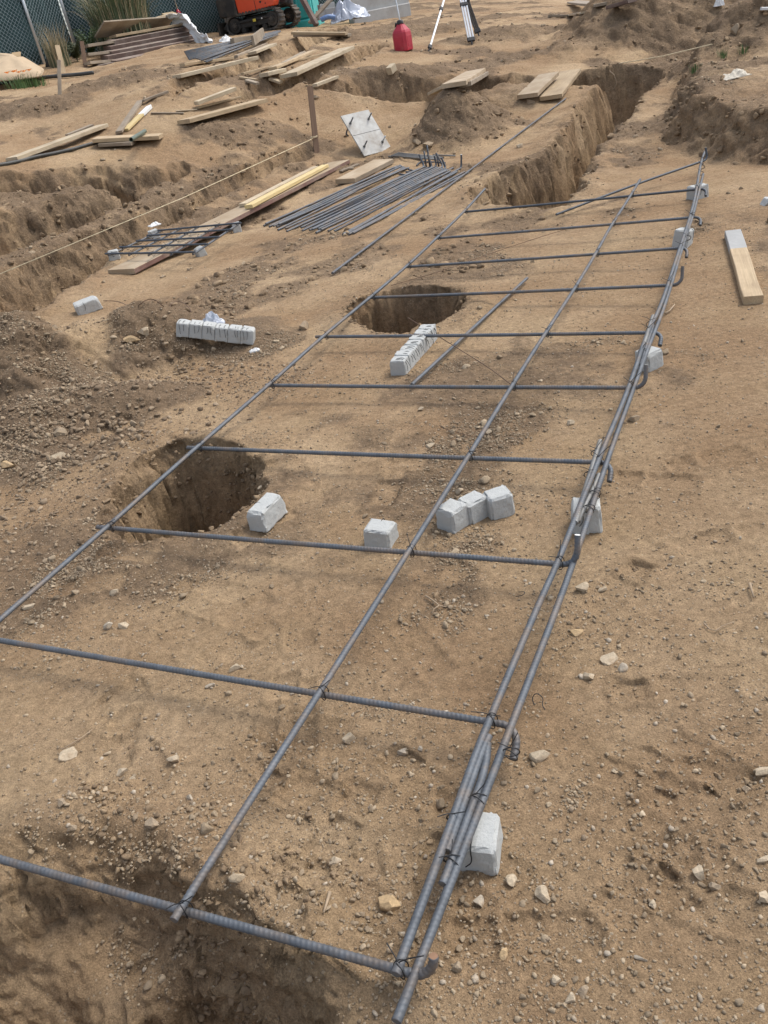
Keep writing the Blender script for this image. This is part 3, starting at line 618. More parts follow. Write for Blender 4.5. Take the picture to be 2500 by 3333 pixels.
# ------------------------------------------------------------------ concrete spacer blocks
def block_mesh(dx, dy, dz, seed, taper=.06, groove=0, rough=.0035):
    n = 9; v = []; idx = {}; f = []
    g = np.linspace(-1, 1, n); q = np.sign(g)*np.abs(g)**.7
    for ax in range(3):
        for s in (-1, 1):
            for i in range(n-1):
                for j in range(n-1):
                    k = []
                    for a, b in ((i, j), (i+1, j), (i+1, j+1), (i, j+1)):
                        c = [0, 0, 0]; o = [t for t in range(3) if t != ax]; c[ax] = (n-1) if s > 0 else 0; c[o[0]] = a; c[o[1]] = b; c = tuple(c)
                        if c not in idx: idx[c] = len(v); v.append((q[c[0]], q[c[1]], q[c[2]]))
                        k.append(idx[c])
                    f.append(tuple(k) if (s > 0) == (ax != 1) else tuple(k[::-1]))
    V = np.array(v); e = np.sort(np.abs(V), axis=1); edge = np.clip((e[:, 1]-.86)/.14, 0, 1)
    P = V*np.array([dx, dy, dz])/2; P[:, :2] *= (1-taper*(V[:, 2:3]+1)/2)
    a = P*70+seed*3.1; nn = np.stack([fbm(a[:, 0]+a[:, 2]*.7, a[:, 1]-a[:, 2]*.6, .6, 3, seed+i*7) for i in range(3)], 1)
    P += nn*(rough*.5+rough*1.5*edge[:, None]); P -= V*edge[:, None]*rough*(.6+np.abs(nn[:, :1])*1.5)
    g2 = np.random.default_rng(seed)
    for _ in range(5):
        nv = g2.normal(size=3); nv /= np.linalg.norm(nv); nv[2] = abs(nv[2]); h = np.abs(nv) @ np.array([dx, dy, dz])/2; t = P @ nv; P -= np.outer(np.clip(t-h*g2.uniform(.80, .93), 0, None), nv)
    P[:, 2] += dz/2
    return P, f
def block(px, py, d, rot, label, seed, z=None, groove=False, name='spacer_block', wires=1, tilt=(0, 0), group=None, sink=.008):
    p = hit(px, py, 0, H); z = hz(p[0], p[1]) if z is None else z; root = empty(name, (p[0], p[1], z-sink), label, 'concrete block', group, math.radians(rot)); root.rotation_euler = (tilt[0], tilt[1], math.radians(rot))
    P, f = block_mesh(*d, seed, rough=.0042); o = mesh('block', P, f, M['conc'], root)
    if groove:
        mb = MB(); mb.box((-d[0]*.06, -d[1]/2, d[2]*.45), (d[0]*.22, .006, d[2]*.84), .002); mb.build('rough_groove', M['conc'], root)
    if wires:
        mb = MB(); r = random.Random(seed)
        for k in range(wires):
            x0 = r.uniform(-.25, .25)*d[0]; s = r.choice((-1, 1))
            mb.add(*wire_path([(x0, s*d[1]*.1, d[2]*.97), (x0, s*d[1]*.5, d[2]*1.02), (x0+.003, s*(d[1]/2+.004), d[2]*.6), (x0+.012*s, s*(d[1]/2+.007), d[2]*.42)], .0014))
        mb.build('wire_stub', M['wire'], root, True)
    return root
A_ = -28.6
block(1567,2772,(.083,.10,.088),-20,'rough concrete spacer under the nearest end of the lapped bars',3,groove=False,wires=1,tilt=(.06,.05))
block(1910,1712,(.098,.09,.10),-14,'grooved concrete spacer under the twin bars in the middle distance',4,groove=True,wires=1)
block(2112,1195,(.098,.088,.092),25,'concrete spacer under the twin bars beside the fifth crossbar hook',5)
block(2220,800,(.11,.10,.11),48,'jagged concrete spacer turned cornerwise under the far twin bars',6,tilt=(.1,.12))
block(2270,645,(.125,.11,.10),12,'farthest concrete spacer under the end of the twin bars',7)
block(1478,1708,(.092,.088,.088),38,'chipped concrete block, leftmost of the row of three',8,wires=0)
block(1544,1680,(.092,.08,.086),28,'concrete block in the middle of the row of three',9,wires=0)
block(1626,1667,(.092,.085,.09),10,'concrete block at the right end of the row of three',10,wires=0)
block(1243,1762,(.1,.092,.078),-28,'broken concrete block lying alone right behind the third crossbar',11,wires=1,tilt=(0,.05))
block(874,1692,(.155,.082,.085),58,'oblong concrete block beside the nearer round pit',12,wires=1)
block(292,1010,(.19,.14,.09),20,'big concrete lump on top of the spoil heap',13,wires=1,tilt=(.05,-.1))
zb = lambda px, py: float(H0(*hit(px, py)[:2]))
block(657,832,(.085,.085,.085),30,'concrete spacer under the near right corner of the small grid',14,wires=0,tilt=(.06,-.16))
block(774,755,(.085,.085,.10),6,'concrete spacer under the far right corner of the small grid',15,wires=0)
block(375,842,(.10,.08,.085),10,'concrete spacer half hidden behind the board end under the small grid',16,wires=0)
block(505,775,(.10,.08,.09),24,'concrete spacer with a white scrap at the far left of the small grid',17,wires=0)
def strip(pa, pb, n, w, h, label, seed):
    a = hit(*pa, 0, H); b = hit(*pb, 0, H); d = b-a; d[2] = 0; L = np.linalg.norm(d); rot = math.atan2(d[1], d[0]); c = (a+b)/2
    z = max(hz(a[0], a[1]), hz(b[0], b[1]), hz(c[0], c[1])); za_, zb2 = hz(a[0], a[1]), hz(b[0], b[1]); z = max((za_+zb2)/2, hz(c[0], c[1])-.015); root = empty('spacer_strip', (c[0], c[1], z-.008), label, 'concrete blocks', None, rot); root.rotation_euler = (0, -math.atan2(zb2-za_, L), rot); r = random.Random(seed)
    for k in range(n):
        P, f = block_mesh(L/n*1.004, w*r.uniform(.97, 1.02), h*r.uniform(.97, 1.02), seed+k, .04, rough=.0022); P[:, 0] += (k+.5)/n*L-L/2; mesh('block', P, f, M['conc'], root)
        for s in (-1,):
            mb = MB()
            for _ in range(2):
                x0 = (k+.5)/n*L-L/2+r.uniform(-.3, .3)*L/n; mb.add(*wire_path([(x0, -s*w*.1, h*.99), (x0+r.uniform(-.01, .01), s*w*.35, h*1.06), (x0+.004, s*(w/2+.006), h*.75), (x0+r.uniform(-.01, .02), s*(w/2+.008), h*r.uniform(.25, .5))], .0012))
            mb.build('wire_stub', M['wire'], root, True)
strip((1297,1222),(1402,1098),7,.085,.085,'pale strip of joined concrete blocks between the second pit and a loose bar',30)
strip((572,1082),(832,1112),6,.085,.085,'pale strip of joined concrete blocks behind the spoil heap',50)
# ------------------------------------------------------------------ loose bars
def onground(pa, pb, n, lift):
    P = []
    for t in np.linspace(0, 1, n):
        q = hit(pa[0]+(pb[0]-pa[0])*t, pa[1]+(pb[1]-pa[1])*t, lift); P.append(q)
    P = np.array(P); P[:, 2] = np.maximum(P[:, 2], HN(P[:, 0], P[:, 1])+.012); return P
def lbar(P, label, group=None, r=.0085, m='steel', n=8, rib=True, ends=None):
    o = rebar('rebar', P, M[m], r, step=.004 if rib else .05, n=n, ends=ends) if rib else mesh('rebar', *tube(P, r, n), M[m], None, True)
    return tag(o, label, 'rebar', group)
def straight(a, b, lift): return np.array([hit(*a, lift), hit(*b, lift)])
P = onground((1082,889),(1841,321),26,.02); lbar(sm(P), 'long single rebar lying free on bare dirt right of the bar pile', r=.009)
lbar(straight((1341,1252),(1716,905),.03), 'short loose rebar lying across the mat beside the right block strip', r=.0083)
S2 = lambda q: (850+q[0]/4.1475, 660+q[1]/4.1475); S3 = lambda q: (1250+q[0]/5.53, 480+q[1]/5.53)
stt = [(35,310),(60,285),(110,320),(140,300),(165,315),(210,325),(225,365),(240,290),(265,285),(330,345),(345,385),(440,345),(490,325),(540,335),(560,375),(590,350),(655,370),(700,325),(690,360),(770,355),(740,405),(810,340),(810,365),(905,380),(985,385),(1105,425),(1160,415),(1185,425),(1240,410)]
e1 = [(100,385),(180,360),(240,335),(295,320),(320,335),(350,350),(372,362),(410,372),(445,366)]
e2 = [(640,380),(700,360),(740,345),(800,360),(840,370),(880,360),(920,345),(960,360),(1000,365),(1040,355),(1060,375),(1090,390),(1130,400),(1120,420)]
GR = [('loose bars left bundle', 'straight rebar in the left bundle of the bar pile, next to the short plank'), ('loose bars middle bundle', 'rebar in the thick middle bundle of the bar pile'), ('loose bars thin pair', 'rebar of the thin pair between the middle and right bundles'), ('loose bars right bundle', 'rebar in the small right bundle of the bar pile')]
rr = random.Random(3)
for k, s in enumerate(stt):
    if k < 9: e = e1[k]; g = 0
    elif k < 23: e = e2[k-9]; g = 1
    elif k < 25: e = [(1240,370),(1190,430)][k-23]; g = 2
    else: e = [(1310,440),(1368,380),(1450,440),(1515,450)][k-25]; g = 3
    lift = .012+(.016 if (g < 2 and k % 3 == 1) else 0)+(.03 if g == 1 and k % 4 == 2 else 0)
    a, b = straight(S2(s), S3(e), lift); P = np.array([a, a*.66+b*.34+np.array([0, 0, -.003]), a*.33+b*.67+np.array([0, 0, .004]), b]); P = smoothpath(P, 2)
    hk = k in (10, 13, 15, 18, 20, 26)
    if hk:
        t = (b-a)/np.linalg.norm(b-a); v = np.array([rr.uniform(-.5, .3), .2, 1.]); v = v-t*(v @ t); v /= np.linalg.norm(v)
        P = np.r_[P, [b+t*.035*math.sin(q)+v*.035*(1-math.cos(q)) for q in np.linspace(.2, math.pi/2, 6)]]; P = np.r_[P, [P[-1]+v*rr.uniform(.07, .13)]]
    lbar(P, GR[g][1], GR[g][0], .0095, 'steel', 8, True, M['paint_end'] if hk else M['steel_dusty'])
for k, (a, b) in enumerate([((80,162),(700,205)),((130,147),(940,215)),((165,132),(985,205)),((200,118),(1040,190)),((230,108),(1075,178)),((245,100),(900,160))]):
    lbar(straight(S3(a), S3(b), .012+.01*(k % 2)), 'short rebar in the flat row lying beyond the bar pile', 'short bars beyond the pile', .009, 'steel_dusty', 7, False)
lbar(straight(S3((885,135)), S3((1280,150)), .02), 'brownish short rebar resting on the right end of the flat row', None, .009, 'steel_dusty', 7, False)
hb = sm(np.array([hit(*S3(q), .015) for q in ((590,325),(620,285),(660,262),(760,258),(1100,275))])); lbar(hb, 'bent hooked rebar just behind the upright bar ends', None, .009, 'steel_dark', 7, False)
for q0, q1 in (((270,478),(370,492)),((440,395),(525,418)),((390,442),(470,438))):
    lbar(straight(S3(q0), S3(q1), .015), 'stubby rebar offcut between the left and middle bundles', 'rebar offcuts in the pile', .0095, 'steel_dark', 7, False)
for q0, h in (((762,360),.17),((832,380),.24),((985,340),.10)):
    p = hit(*S3(q0), .0); lbar(np.array([p, p+np.array([.0, .01, h])]), 'upright bent up bar end at the back of the pile', 'upright bar ends', .0095, 'steel_dark', 8, False)
for g, (sa, ea, n) in enumerate((((600,168,616,194),(908,100),9),((638,190,672,202),(900,108),7))):
    for k in range(n):
        t = k/(n-1); a = (sa[0]+(sa[2]-sa[0])*t, sa[1]+(sa[3]-sa[1])*t); b = (ea[0]+rr.uniform(-14, 8), ea[1]+t*5)
        A0 = hit(*a, .06+.012*(k % 2)); B0 = hit(*b, .05+.012*(k % 2))
        lbar(np.array([A0, B0]), ('dark rebar in the upper of two bundles beside the timber stack', 'dark rebar in the lower of two bundles beside the timber stack')[g], ('upper rear bundle', 'lower rear bundle')[g], .011, 'steel', 7, False)
# ------------------------------------------------------------------ boards
def board(a, b, w, t, m, label, lift=None, lift2=None, side=None, name='board', roll=0., pts=None, cat='board', parent=None, end=None):
    """board between two photo points lying on the ground"""
    lift = t if lift is None else lift; lift2 = lift if lift2 is None else lift2
    A, B = pts if pts else (hit(*a, lift), hit(*b, lift2))
    if not pts:
        for _ in range(3):
            nn = np.cross([0, 0, 1.], B-A); nn /= np.linalg.norm(nn); k = np.linspace(0.02, .98, 13)
            Q = np.concatenate([A+(B-A)*k[:, None]+nn*o*w for o in (-.4, 0, .4)]); g = (H(Q[:, 0], Q[:, 1])-(Q[:, 2]-t)); g = np.percentile(g, 82)-.002
            if g <= 0: break
            lift += g; lift2 += g; A, B = hit(*a, lift), hit(*b, lift2)
    A = Vector(A); B = Vector(B); d = B-A; L = d.length; X = d.normalized(); Y = Vector((0, 0, 1)).cross(X).normalized(); Z = X.cross(Y)
    R = Matrix((X, Y, Z)).transposed() @ Matrix.Rotation(roll, 3, 'X')
    n = max(2, int(L/.12)); b_ = .0035; pr = [(-w/2+b_,-t),(w/2-b_,-t),(w/2,-t+b_),(w/2,-b_),(w/2-b_,0),(-w/2+b_,0),(-w/2,-b_),(-w/2,-t+b_)]
    v = []; r = random.Random(int(L*1e4)); cup = r.uniform(-.004, .004); bow = r.uniform(-.012, .012)*L/2; wr = r.uniform(-.03, .03)
    for i in range(n+1):
        u = i/n; x = -L/2+u*L
        for y_, z_ in pr: v.append((x, y_+bow*(u*(1-u)*4)*.4+(.002*math.sin(u*37+y_*60)), z_+cup*(y_/w)**2*4+wr*(u-.5)*y_))
    f = [(i*8+j, i*8+(j+1) % 8, i*8+8+(j+1) % 8, i*8+8+j) for i in range(n) for j in range(8)]+[tuple(range(7, -1, -1)), tuple(range(n*8, n*8+8))]
    ms = [M[m]]+([M[side]] if side else [])
    o = mesh(name, v, f, ms, parent)
    if side:
        for p in o.data.polygons:
            if p.index < n*8 and (p.index % 8) in (0, 1, 2, 6, 7): p.material_index = 1
    o.matrix_world = Matrix.Translation((A+B)/2) @ R.to_4x4()
    if label: tag(o, label, cat)
    return o
Z2 = lambda x, y: (600+x/2.37, y/2.37); Z5 = lambda x, y: (x/2.074, 200+y/2.074); Z6 = lambda x, y: (700+x/2.074, 200+y/2.074); Z3 = lambda x, y: (1200+x/2.37, y/2.37); Z4 = lambda x, y: (2000+x/3.318, 450+y/3.318); Z1 = lambda x, y: (x/2.37, y/2.37)
LBD = board((392,876),(1104,523),.29,.045,'wood_mud','very long wide board with reddish edge along the left trench',side='wood_edge')
def ontop(o, px, py, lift):
    q = o.matrix_world; nz = np.array(q.col[2][:3]); c0 = np.array(q.translation)+nz*lift; d = ray(px, py); return CO+d*(((c0-CO) @ nz)/(d @ nz))
bpy.context.view_layer.update()
for pa, pb, w, t_, m_, lb in (((808,668),(1058,536),.095,.036,'wood_yel','clean yellow board lying on the very long board'), ((788,663),(1026,541),.085,.03,'wood_pale','thin pale board tucked behind the yellow one on the very long board')):
    board(None, None, w, t_, m_, lb, pts=(ontop(LBD, *pa, t_+.004), ontop(LBD, *pb, t_+.004)))
board((1122,582),(1248,518),.30,.05,'wood_mud','short wide plank beside the left bundle of rebar',side='wood_grey')
board((1108,556),(1165,533),.05,.02,'wood_grey','splintered scrap stick behind the short wide plank')
board((1118,548),(1150,545),.04,.02,'wood_grey','small grey offcut behind the short wide plank')
board(Z5(75,650),Z5(690,425),.2,.045,'wood_pale','long pale board beside the black hose at the left edge')
board(Z5(450,492),Z5(620,425),.14,.04,'wood_grey','grey board end showing behind the long pale board')
PBD = board(Z5(640,512),Z5(1085,490),.28,.045,'wood','wide board with a green pipe lying on it',.09,.09)
board(Z5(680,548),Z5(900,538),.2,.04,'wood_grey','grey board under the wide board with the pipe')
board(Z5(800,470),Z5(945,262),.09,.03,'wood_grey','greyish flat stake lying left of the white tipped one')
board(Z5(965,256),Z5(1130,196),.07,.03,'wood_grey','thin stick pointing up the bank behind the crossed stakes')
board(Z5(1320,268),Z5(1575,172),.2,.045,'wood_pale','pale board propped over a dark hollow left of centre',.1,.22)
board(Z5(1330,305),Z5(1620,232),.06,.025,'wood','thin reddish lath in front of the propped board')
board(Z5(1235,392),Z2(590,762),.28,.05,'wood','wide thick board in front of the propped one',.06,.09)
board(Z5(1020,345),Z5(1240,345),.04,.015,'wood_grey','broken lath lying on dirt left of the wide thick board')
board(Z5(1190,332),Z5(1330,322),.04,.015,'wood_pale','broken pale splinter touching the wide thick board')
board((573,243),(826,183),.22,.05,'wood_pale','pale board lying across the dirt below the rear bar bundles')
board(Z2(445,560),Z2(1105,400),.06,.03,'wood','long thin lath crossing the rear boards')
board(Z2(610,565),Z2(750,530),.2,.05,'wood_pale','short board end at the left of the rear board heap')
board(Z2(680,518),Z2(990,388),.14,.04,'wood','tan board under the long thin lath',.09)
board(Z2(765,480),Z2(915,398),.09,.04,'wood_grey','grey board behind the long thin lath')
board(Z2(800,566),Z2(1250,362),.28,.05,'wood_pale','widest plank at the right of the rear board heap')
board(Z2(665,598),Z2(745,625),.09,.035,'wood_pale','small rectangular offcut in front of the rear board heap')
board(Z2(430,590),Z2(555,608),.05,.025,'wood','thin broken stick left of the offcut')
board(Z2(480,612),Z2(565,636),.07,.03,'wood_grey','chunky wood scrap under the thin broken stick')
board(Z2(1003,648),Z2(1172,584),.09,.04,'wood_pale','pale narrow board at the trench lip behind the tall stake')
board(Z2(835,243),Z2(1250,248),.26,.045,'wood','wide plank bridging the far trench, upper of two',.14)
board(Z2(855,262),Z2(1275,262),.2,.045,'wood_grey','plank bridging the far trench, lower of two',.06)
board(Z2(365,296),Z2(530,270),.09,.12,'wood_grey','weathered beam end in front of the excavator track',.16)
board(Z2(520,275),Z2(600,215),.04,.16,'wood_grey','upright weathered board in front of the excavator track',.22)
board(Z2(395,425),Z2(630,330),.06,.04,'wood_grey','dark slim stick beside the lower bar bundle')
board(Z2(520,400),Z2(680,335),.16,.04,'wood_pale','pale short board right of the lower bar bundle')
board(Z2(-20,488),Z2(360,438),.15,.04,'wood','tan board lying in front of the bar bundles')
board(Z3(150,525),Z3(185,490),.09,.10,'wood_pale','little wood block standing alone in front of the fuel can',.11)
board(Z3(655,634),Z3(822,536),.3,.05,'wood_mud','plank bridging the trench behind the dirt heap',.10,.12)
board(Z3(700,640),Z3(850,560),.28,.05,'wood_grey','dark plank underneath the bridging plank behind the dirt heap',.05,.06)
board(Z3(480,712),Z3(620,640),.1,.04,'wood_pale','pale plank edge sticking out of the dirt heap',.06)
board(Z3(1222,724),Z3(1390,562),.28,.05,'wood_mud','left plank of the pair bridging the trench at right',.09)
board(Z3(1405,737),Z3(1558,540),.29,.05,'wood','right plank of the pair bridging the trench at right',.09)
board((1862,3),(1962,8),.25,.04,'wood_grey','grey board at the top edge of the picture',.08)
board((1985,16),(2058,-6),.2,.05,'wood_dark','dark board leaning at the top edge of the picture',.12,.25)
board((1788,48),(1846,47),.12,.04,'wood_grey','small grey board on the far dirt')
board((1856,46),(1902,37),.12,.03,'wood_pale','small pale board end on the far dirt')
# right hand 2x4 with a cement coated end
rb = empty('board', tuple(hit(2418, 860, .02)), 'clean short board with a grey cement coated end on the right hand dirt', 'board')
A0 = hit(2453,962,.045); B0 = hit(2386,747,.045); Cc = A0+(B0-A0)*.68
for q, nm, m in (((A0, Cc), 'bare_wood', 'wood'), ((Cc, B0), 'cement_coated_end', 'wallc')):
    keep(board(None, None, .092, .042, m, None, pts=q, name=nm), rb)
# white tipped survey stake
ws = empty('stake', tuple(hit(*Z5(930,370), .02)), 'pale yellow stake with a white painted pointed tip lying on dirt', 'stake')
A0 = hit(*Z5(845,455), .035); B0 = hit(*Z5(1018,288), .045); Cc = A0+(B0-A0)*.6
keep(board(None, None, .085, .03, 'wood_yel', None, pts=(A0, Cc), name='wood_shaft'), ws)
d_ = (B0-Cc); Lx = np.linalg.norm(d_); X = Vector(d_/Lx); Y = Vector((0,0,1)).cross(X).normalized(); Zv = X.cross(Y)
v = [(0,-.0435,-.031),(0,.0435,-.031),(0,.0435,.001),(0,-.0435,.001),(Lx*.8,-.0435,-.031),(Lx*.8,.0435,-.031),(Lx*.8,.0435,.001),(Lx*.8,-.0435,.001),(Lx,0,-.025),(Lx,0,-.002)]
o = mesh('painted_tip', v, [(3,2,1,0),(0,1,5,4),(1,2,6,5),(2,3,7,6),(3,0,4,7),(4,5,8),(5,6,9,8),(6,7,9),(7,4,8,9)], M['paint_end']); o.matrix_world = Matrix.Translation(Vector(Cc)) @ Matrix((X, Y, Zv)).transposed().to_4x4(); bpy.context.view_layer.update(); keep(o, ws)
# upright stakes
def post(a, b, w, t, m, label, dpt=None, name='stake', sink=.12, rot=.3, cat='stake'):
    A = hit(*a, 0, H) if dpt is None else dep(*a, dpt); s = (A-CO) @ CF; B = dep(*b, s); d = Vector(B-A); A = Vector(A)-d.normalized()*sink; L = (Vector(B)-A).length
    q = d.to_track_quat('Z', 'Y').to_matrix() @ Matrix.Rotation(rot, 3, 'Z'); v, f = bevbox((w, t, L), .003); vv = [(z+L/2, x, y) for x, y, z in v]
    o = mesh(name, vv, f, M[m]); R = Matrix((q.col[2], q.col[0], q.col[1])).transposed(); o.matrix_world = Matrix.Translation(A) @ R.to_4x4(); return tag(o, label, cat)
stk = post((1031,492),(1009,283),.07,.05,'wood_red','tall brown stake standing in the middle with string tied to it')
post((207,236),(186,148),.085,.03,'wood','tan upright stake in front of the reeds at the left fence')
post((195,306),(192,196),.05,.03,'wood_grey','thin grey stake on the bank at the left')
post((279,218),(266,135),.075,.03,'wood_red','brown stake leaning against the timber stack end')
post((1022,66),(984,-4),.11,.09,'wood_dark','dark square post leaning in front of the turquoise cabin', 18.0)
post((1020,62),(1080,-6),.12,.04,'wood_grey','grey board propped at an angle beside the turquoise cabin', 18.1)
# string lines
A0 = dep(-70, 921, 7.0); B0 = dep(1023, 449, (np.array(hit(1031,492,0,H))-CO) @ CF)
mb = MB(); mb.add(*tube([A0, A0*.5+B0*.5+np.array([0,0,-.03]), B0], .0042, 5))
mb.add(*tube([B0+np.array([.045*math.cos(a), .045*math.sin(a), .01*a/6]) for a in np.linspace(0, 12.6, 26)], .0042, 5)); mb.add(*wire_path([B0, B0+np.array([-.03,-.03,-.04]), B0+np.array([-.02,-.04,-.1])], .004))
tag(mb.build('string_line', M['string'], None, True), 'taut cream string running from the tall stake over the left trench', 'string')
A0 = hit(2015, 207, .10); B0 = hit(2318, 144, .14); tag(mesh('string_line', *tube([A0, A0*.5+B0*.5-np.array([0,0,.02]), B0], .006, 5), M['string'], None, True), 'pale string across the grey cut bank at right', 'string')
# wires, twigs, hose, pipe
def gpath(px, lift): return np.array([hit(a, b, 0, H)+np.array([0, 0, l]) for (a, b), l in zip(px, lift if hasattr(lift, '__len__') else [lift]*len(px))])
tag(mesh('loose_wire', *wire_path(gpath([(345,1004),(392,992),(440,1018),(500,989),(550,1021),(568,1003),(600,1000),(624,1020),(632,1048)], [.06,.03,.02,.05,.02,.05,.04,.03,.06]), .0026, 6), M['rust_wire'], None, True), 'thin rusty wire arching from the concrete lump to the left block strip', 'wire')
tag(mesh('loose_wire', *wire_path(np.array([hit(1327,1034,.02), hit(1420,1090,.05), hit(1500,1140,.06), hit(1590,1195,.06), pl(1662,1250,.115)]), .0022, 6), M['rust_wire'], None, True), 'rusty wire from the round pit to the middle bar', 'wire')
tag(mesh('loose_wire', *wire_path(gpath([(1275,938),(1450,888),(1620,825),(1790,770),(1850,752)], .018), .002, 6), M['rust_wire'], None, True), 'fine rusty wire crossing the far bays', 'wire')
tag(mesh('loose_wire', *wire_path(gpath([(1740,2305),(1733,2290),(1748,2282),(1772,2290),(1765,2305),(1775,2320)], [.01,.02,.03,.02,.012,.01]), .0013, 6), M['wire'], None, True), 'small black curl of tie wire right of the outer bar', 'wire')
tag(mesh('loose_wire', *wire_path(gpath([(1690,1935),(1712,1942),(1705,1955),(1680,1950)], [.01,.02,.02,.01]), .0013, 6), M['wire'], None, True), 'small black loop of tie wire left of the twin bars', 'wire')
tag(mesh('loose_wire', *wire_path(gpath([(1432,1392),(1450,1405),(1500,1418),(1545,1432)], .012), .0015, 6), M['rust_wire'], None, True), 'brown wire scrap left of the middle bar in the third bay', 'wire')
def twig(pp, r, label, lift=.008, br=None):
    mb = MB(); P = gpath(pp, lift); mb.add(*tube(P, np.linspace(r, r*.5, len(P)), 6))
    if br: Q = gpath(br, lift); mb.add(*tube(Q, np.linspace(r*.8, r*.3, len(Q)), 6))
    tag(mb.build('twig', M['twig'], None, True), label, 'twig')
twig([(1387,1948),(1410,1962),(1432,1980),(1453,1984)], .0032, 'forked dry twig in the middle bay', .01, [(1430,1980),(1415,1990),(1407,2006)])
twig([(205,2446),(240,2425),(265,2410),(305,2380)], .0022, 'thin forked straw near the front left', .008, [(265,2410),(240,2412)])
twig([(1077,2914),(1068,2945),(1057,2980)], .0042, 'wood splinter in the crushed clods by the front corner', .01)
twig([(2165,1027),(2180,1018),(2196,998)], .006, 'curved bark strip right of the far twin bars', .012)
twig([(2290,2035),(2310,2055),(2330,2060),(2350,2045),(2390,2030)], .002, 'thin crooked root at right', .008)
twig([(2440,1910),(2445,1930),(2453,1955)], .0045, 'short dark root end at the right edge', .012)
twig([(205,2100),(245,2095),(280,2088)], .0018, 'thin straw above the second crossbar at left', .01)
twig([(715,3084),(750,3070)], .0022, 'pale straw on the pit slope at the bottom', .012)
twig([(1985,262),(2000,275),(2008,300),(2000,318),(1988,326)], .008, 'pale root dangling in the far trench corner', .12)
tag(mesh('hose', *tube(smoothpath(np.array([hit(*Z5(*q), .02) for q in ((-60,706),(0,697),(100,682),(250,640),(360,622),(500,590),(600,560),(680,540))]), 2), .02, 10), M['blackhose'], None, True), 'black hose snaking over dirt at the left edge', 'hose')
pp_ = np.array([ontop(PBD, *Z5(885,528), .03), ontop(PBD, *Z5(978,470), .03)]); v, f = tube(pp_, .025, 12, False); v2, f2 = tube(pp_[::-1], .019, 12, False)
mb = MB(); mb.add(v, f); mb.add(v2, f2); mb.add(*(lambda a, b: (list(a[:12])+list(b[-12:]), [(i, 12+(-i) % 12, 12+(-(i+1)) % 12, (i+1) % 12) for i in range(12)]))(v, v2)); tag(mb.build('pipe', M['pipe'], None, True), 'short green pipe lying on the wide board', 'pipe')
# ------------------------------------------------------------------ steel base plate with anchor bolts
Bp = hit(1212, 505, 0, H); s_ = (Bp-CO) @ CF
c4 = [(1128,378),(1222,356),(1252,488),(1166,511)]; cz = [s_+.06, s_+.26, s_+.12, s_-.08]; q4 = [Vector(dep(a, b, z)) for (a, b), z in zip(c4, cz)]
ctr = sum(q4, Vector())/4; X = ((q4[1]-q4[0])+(q4[2]-q4[3])).normalized(); Y = ((q4[0]-q4[3])+(q4[1]-q4[2])); Y = (Y-X*Y.dot(X)).normalized(); Zv = X.cross(Y)
W_ = ((q4[1]-q4[0]).length+(q4[2]-q4[3]).length)/2; H_ = ((q4[0]-q4[3]).length+(q4[1]-q4[2]).length)/2
pr = empty('base_plate', (0,0,0), 'grey zinc base plate with four anchor bolts propped up on the dirt', 'steel plate'); pr.matrix_world = Matrix.Translation(ctr) @ Matrix((X, Y, Zv)).transposed().to_4x4()
mb = MB(); mb.box((0,0,0),(W_,H_,.016),.002); mb.build('plate', M['zinc'], pr)
mb = MB(); mb.box((0,-.0,.0085),(W_*.99,.004,.003)); mb.build('weld_seam', M['grime'], pr)
for sx in (-1, 1):
    for sy in (-1, 1):
        mb = MB(); cx, cy = sx*W_*.33, sy*H_*.29; tx = .035*1
        mb.add(*tube([(cx,cy,-.14 if sx < 0 else -.08),(cx,cy,.11)], .009, 10))
        if sx < 0 and sy > 0: mb.add(*tube([(cx,cy,-.14),(cx-.01,cy-.02,-.16),(cx-.0,cy-.06,-.16)], .011, 8))
        b = mb.build('anchor_bolt', M['steel'] if (sx, sy) != (1, -1) else M['galv'], pr, True)
        mb = MB(); mb.add(*tube([(cx,cy,.009),(cx,cy,.028)], .015, 6)); mb.add(*tube([(cx,cy,.007),(cx,cy,.011)], .02, 14)); mb.build('nut', M['steel_dusty'], b)
# ------------------------------------------------------------------ fuel can
cp = hit(1315, 163, 0, H); cr = empty('fuel_can', (cp[0], cp[1], hz(cp[0], cp[1])-.015), 'tall red plastic fuel can with a black cap and filler hose', 'fuel can', None, math.radians(-38)); cr.scale = (.92,)*3
prof = [(0,.128),(.012,.14),(.05,.142),(.24,.142),(.30,.138),(.335,.125),(.40,.075),(.425,.058),(.435,.056)]; v = []; f = []
for z, h in prof:
    ch = min(.045, h*.35)
    for a, b in ((h-ch,h),(-(h-ch),h),(-h,h-ch),(-h,-(h-ch)),(-(h-ch),-h),(h-ch,-h),(h,-(h-ch)),(h,h-ch)): v.append((a, b, z))
n8 = len(prof)
f = [(i*8+j, i*8+(j+1) % 8, i*8+8+(j+1) % 8, i*8+8+j) for i in range(n8-1) for j in range(8)]+[tuple(range(7,-1,-1)), tuple(range(n8*8-8, n8*8))]
mesh('can_body', v, f, M['red'], cr)
mb = MB(); mb.box((.1435,0,.155),(.006,.13,.17),.0025); mb.box((0,-.1435,.155),(.13,.006,.17),.0025); mb.box((-.1435,0,.155),(.006,.13,.17),.0025); mb.build('moulded_panel', M['red'], cr)
mb = MB(); mb.add(*tube([(0,0,.43),(0,0,.445),(0,0,.485),(0,0,.50)], [.062,.062,.055,.04], 14)); mb.add(*tube([(-.06,-.03,.46),(-.075,-.035,.44),(-.08,-.035,.40)], .02, 8)); mb.build('cap', M['black'], cr, True)
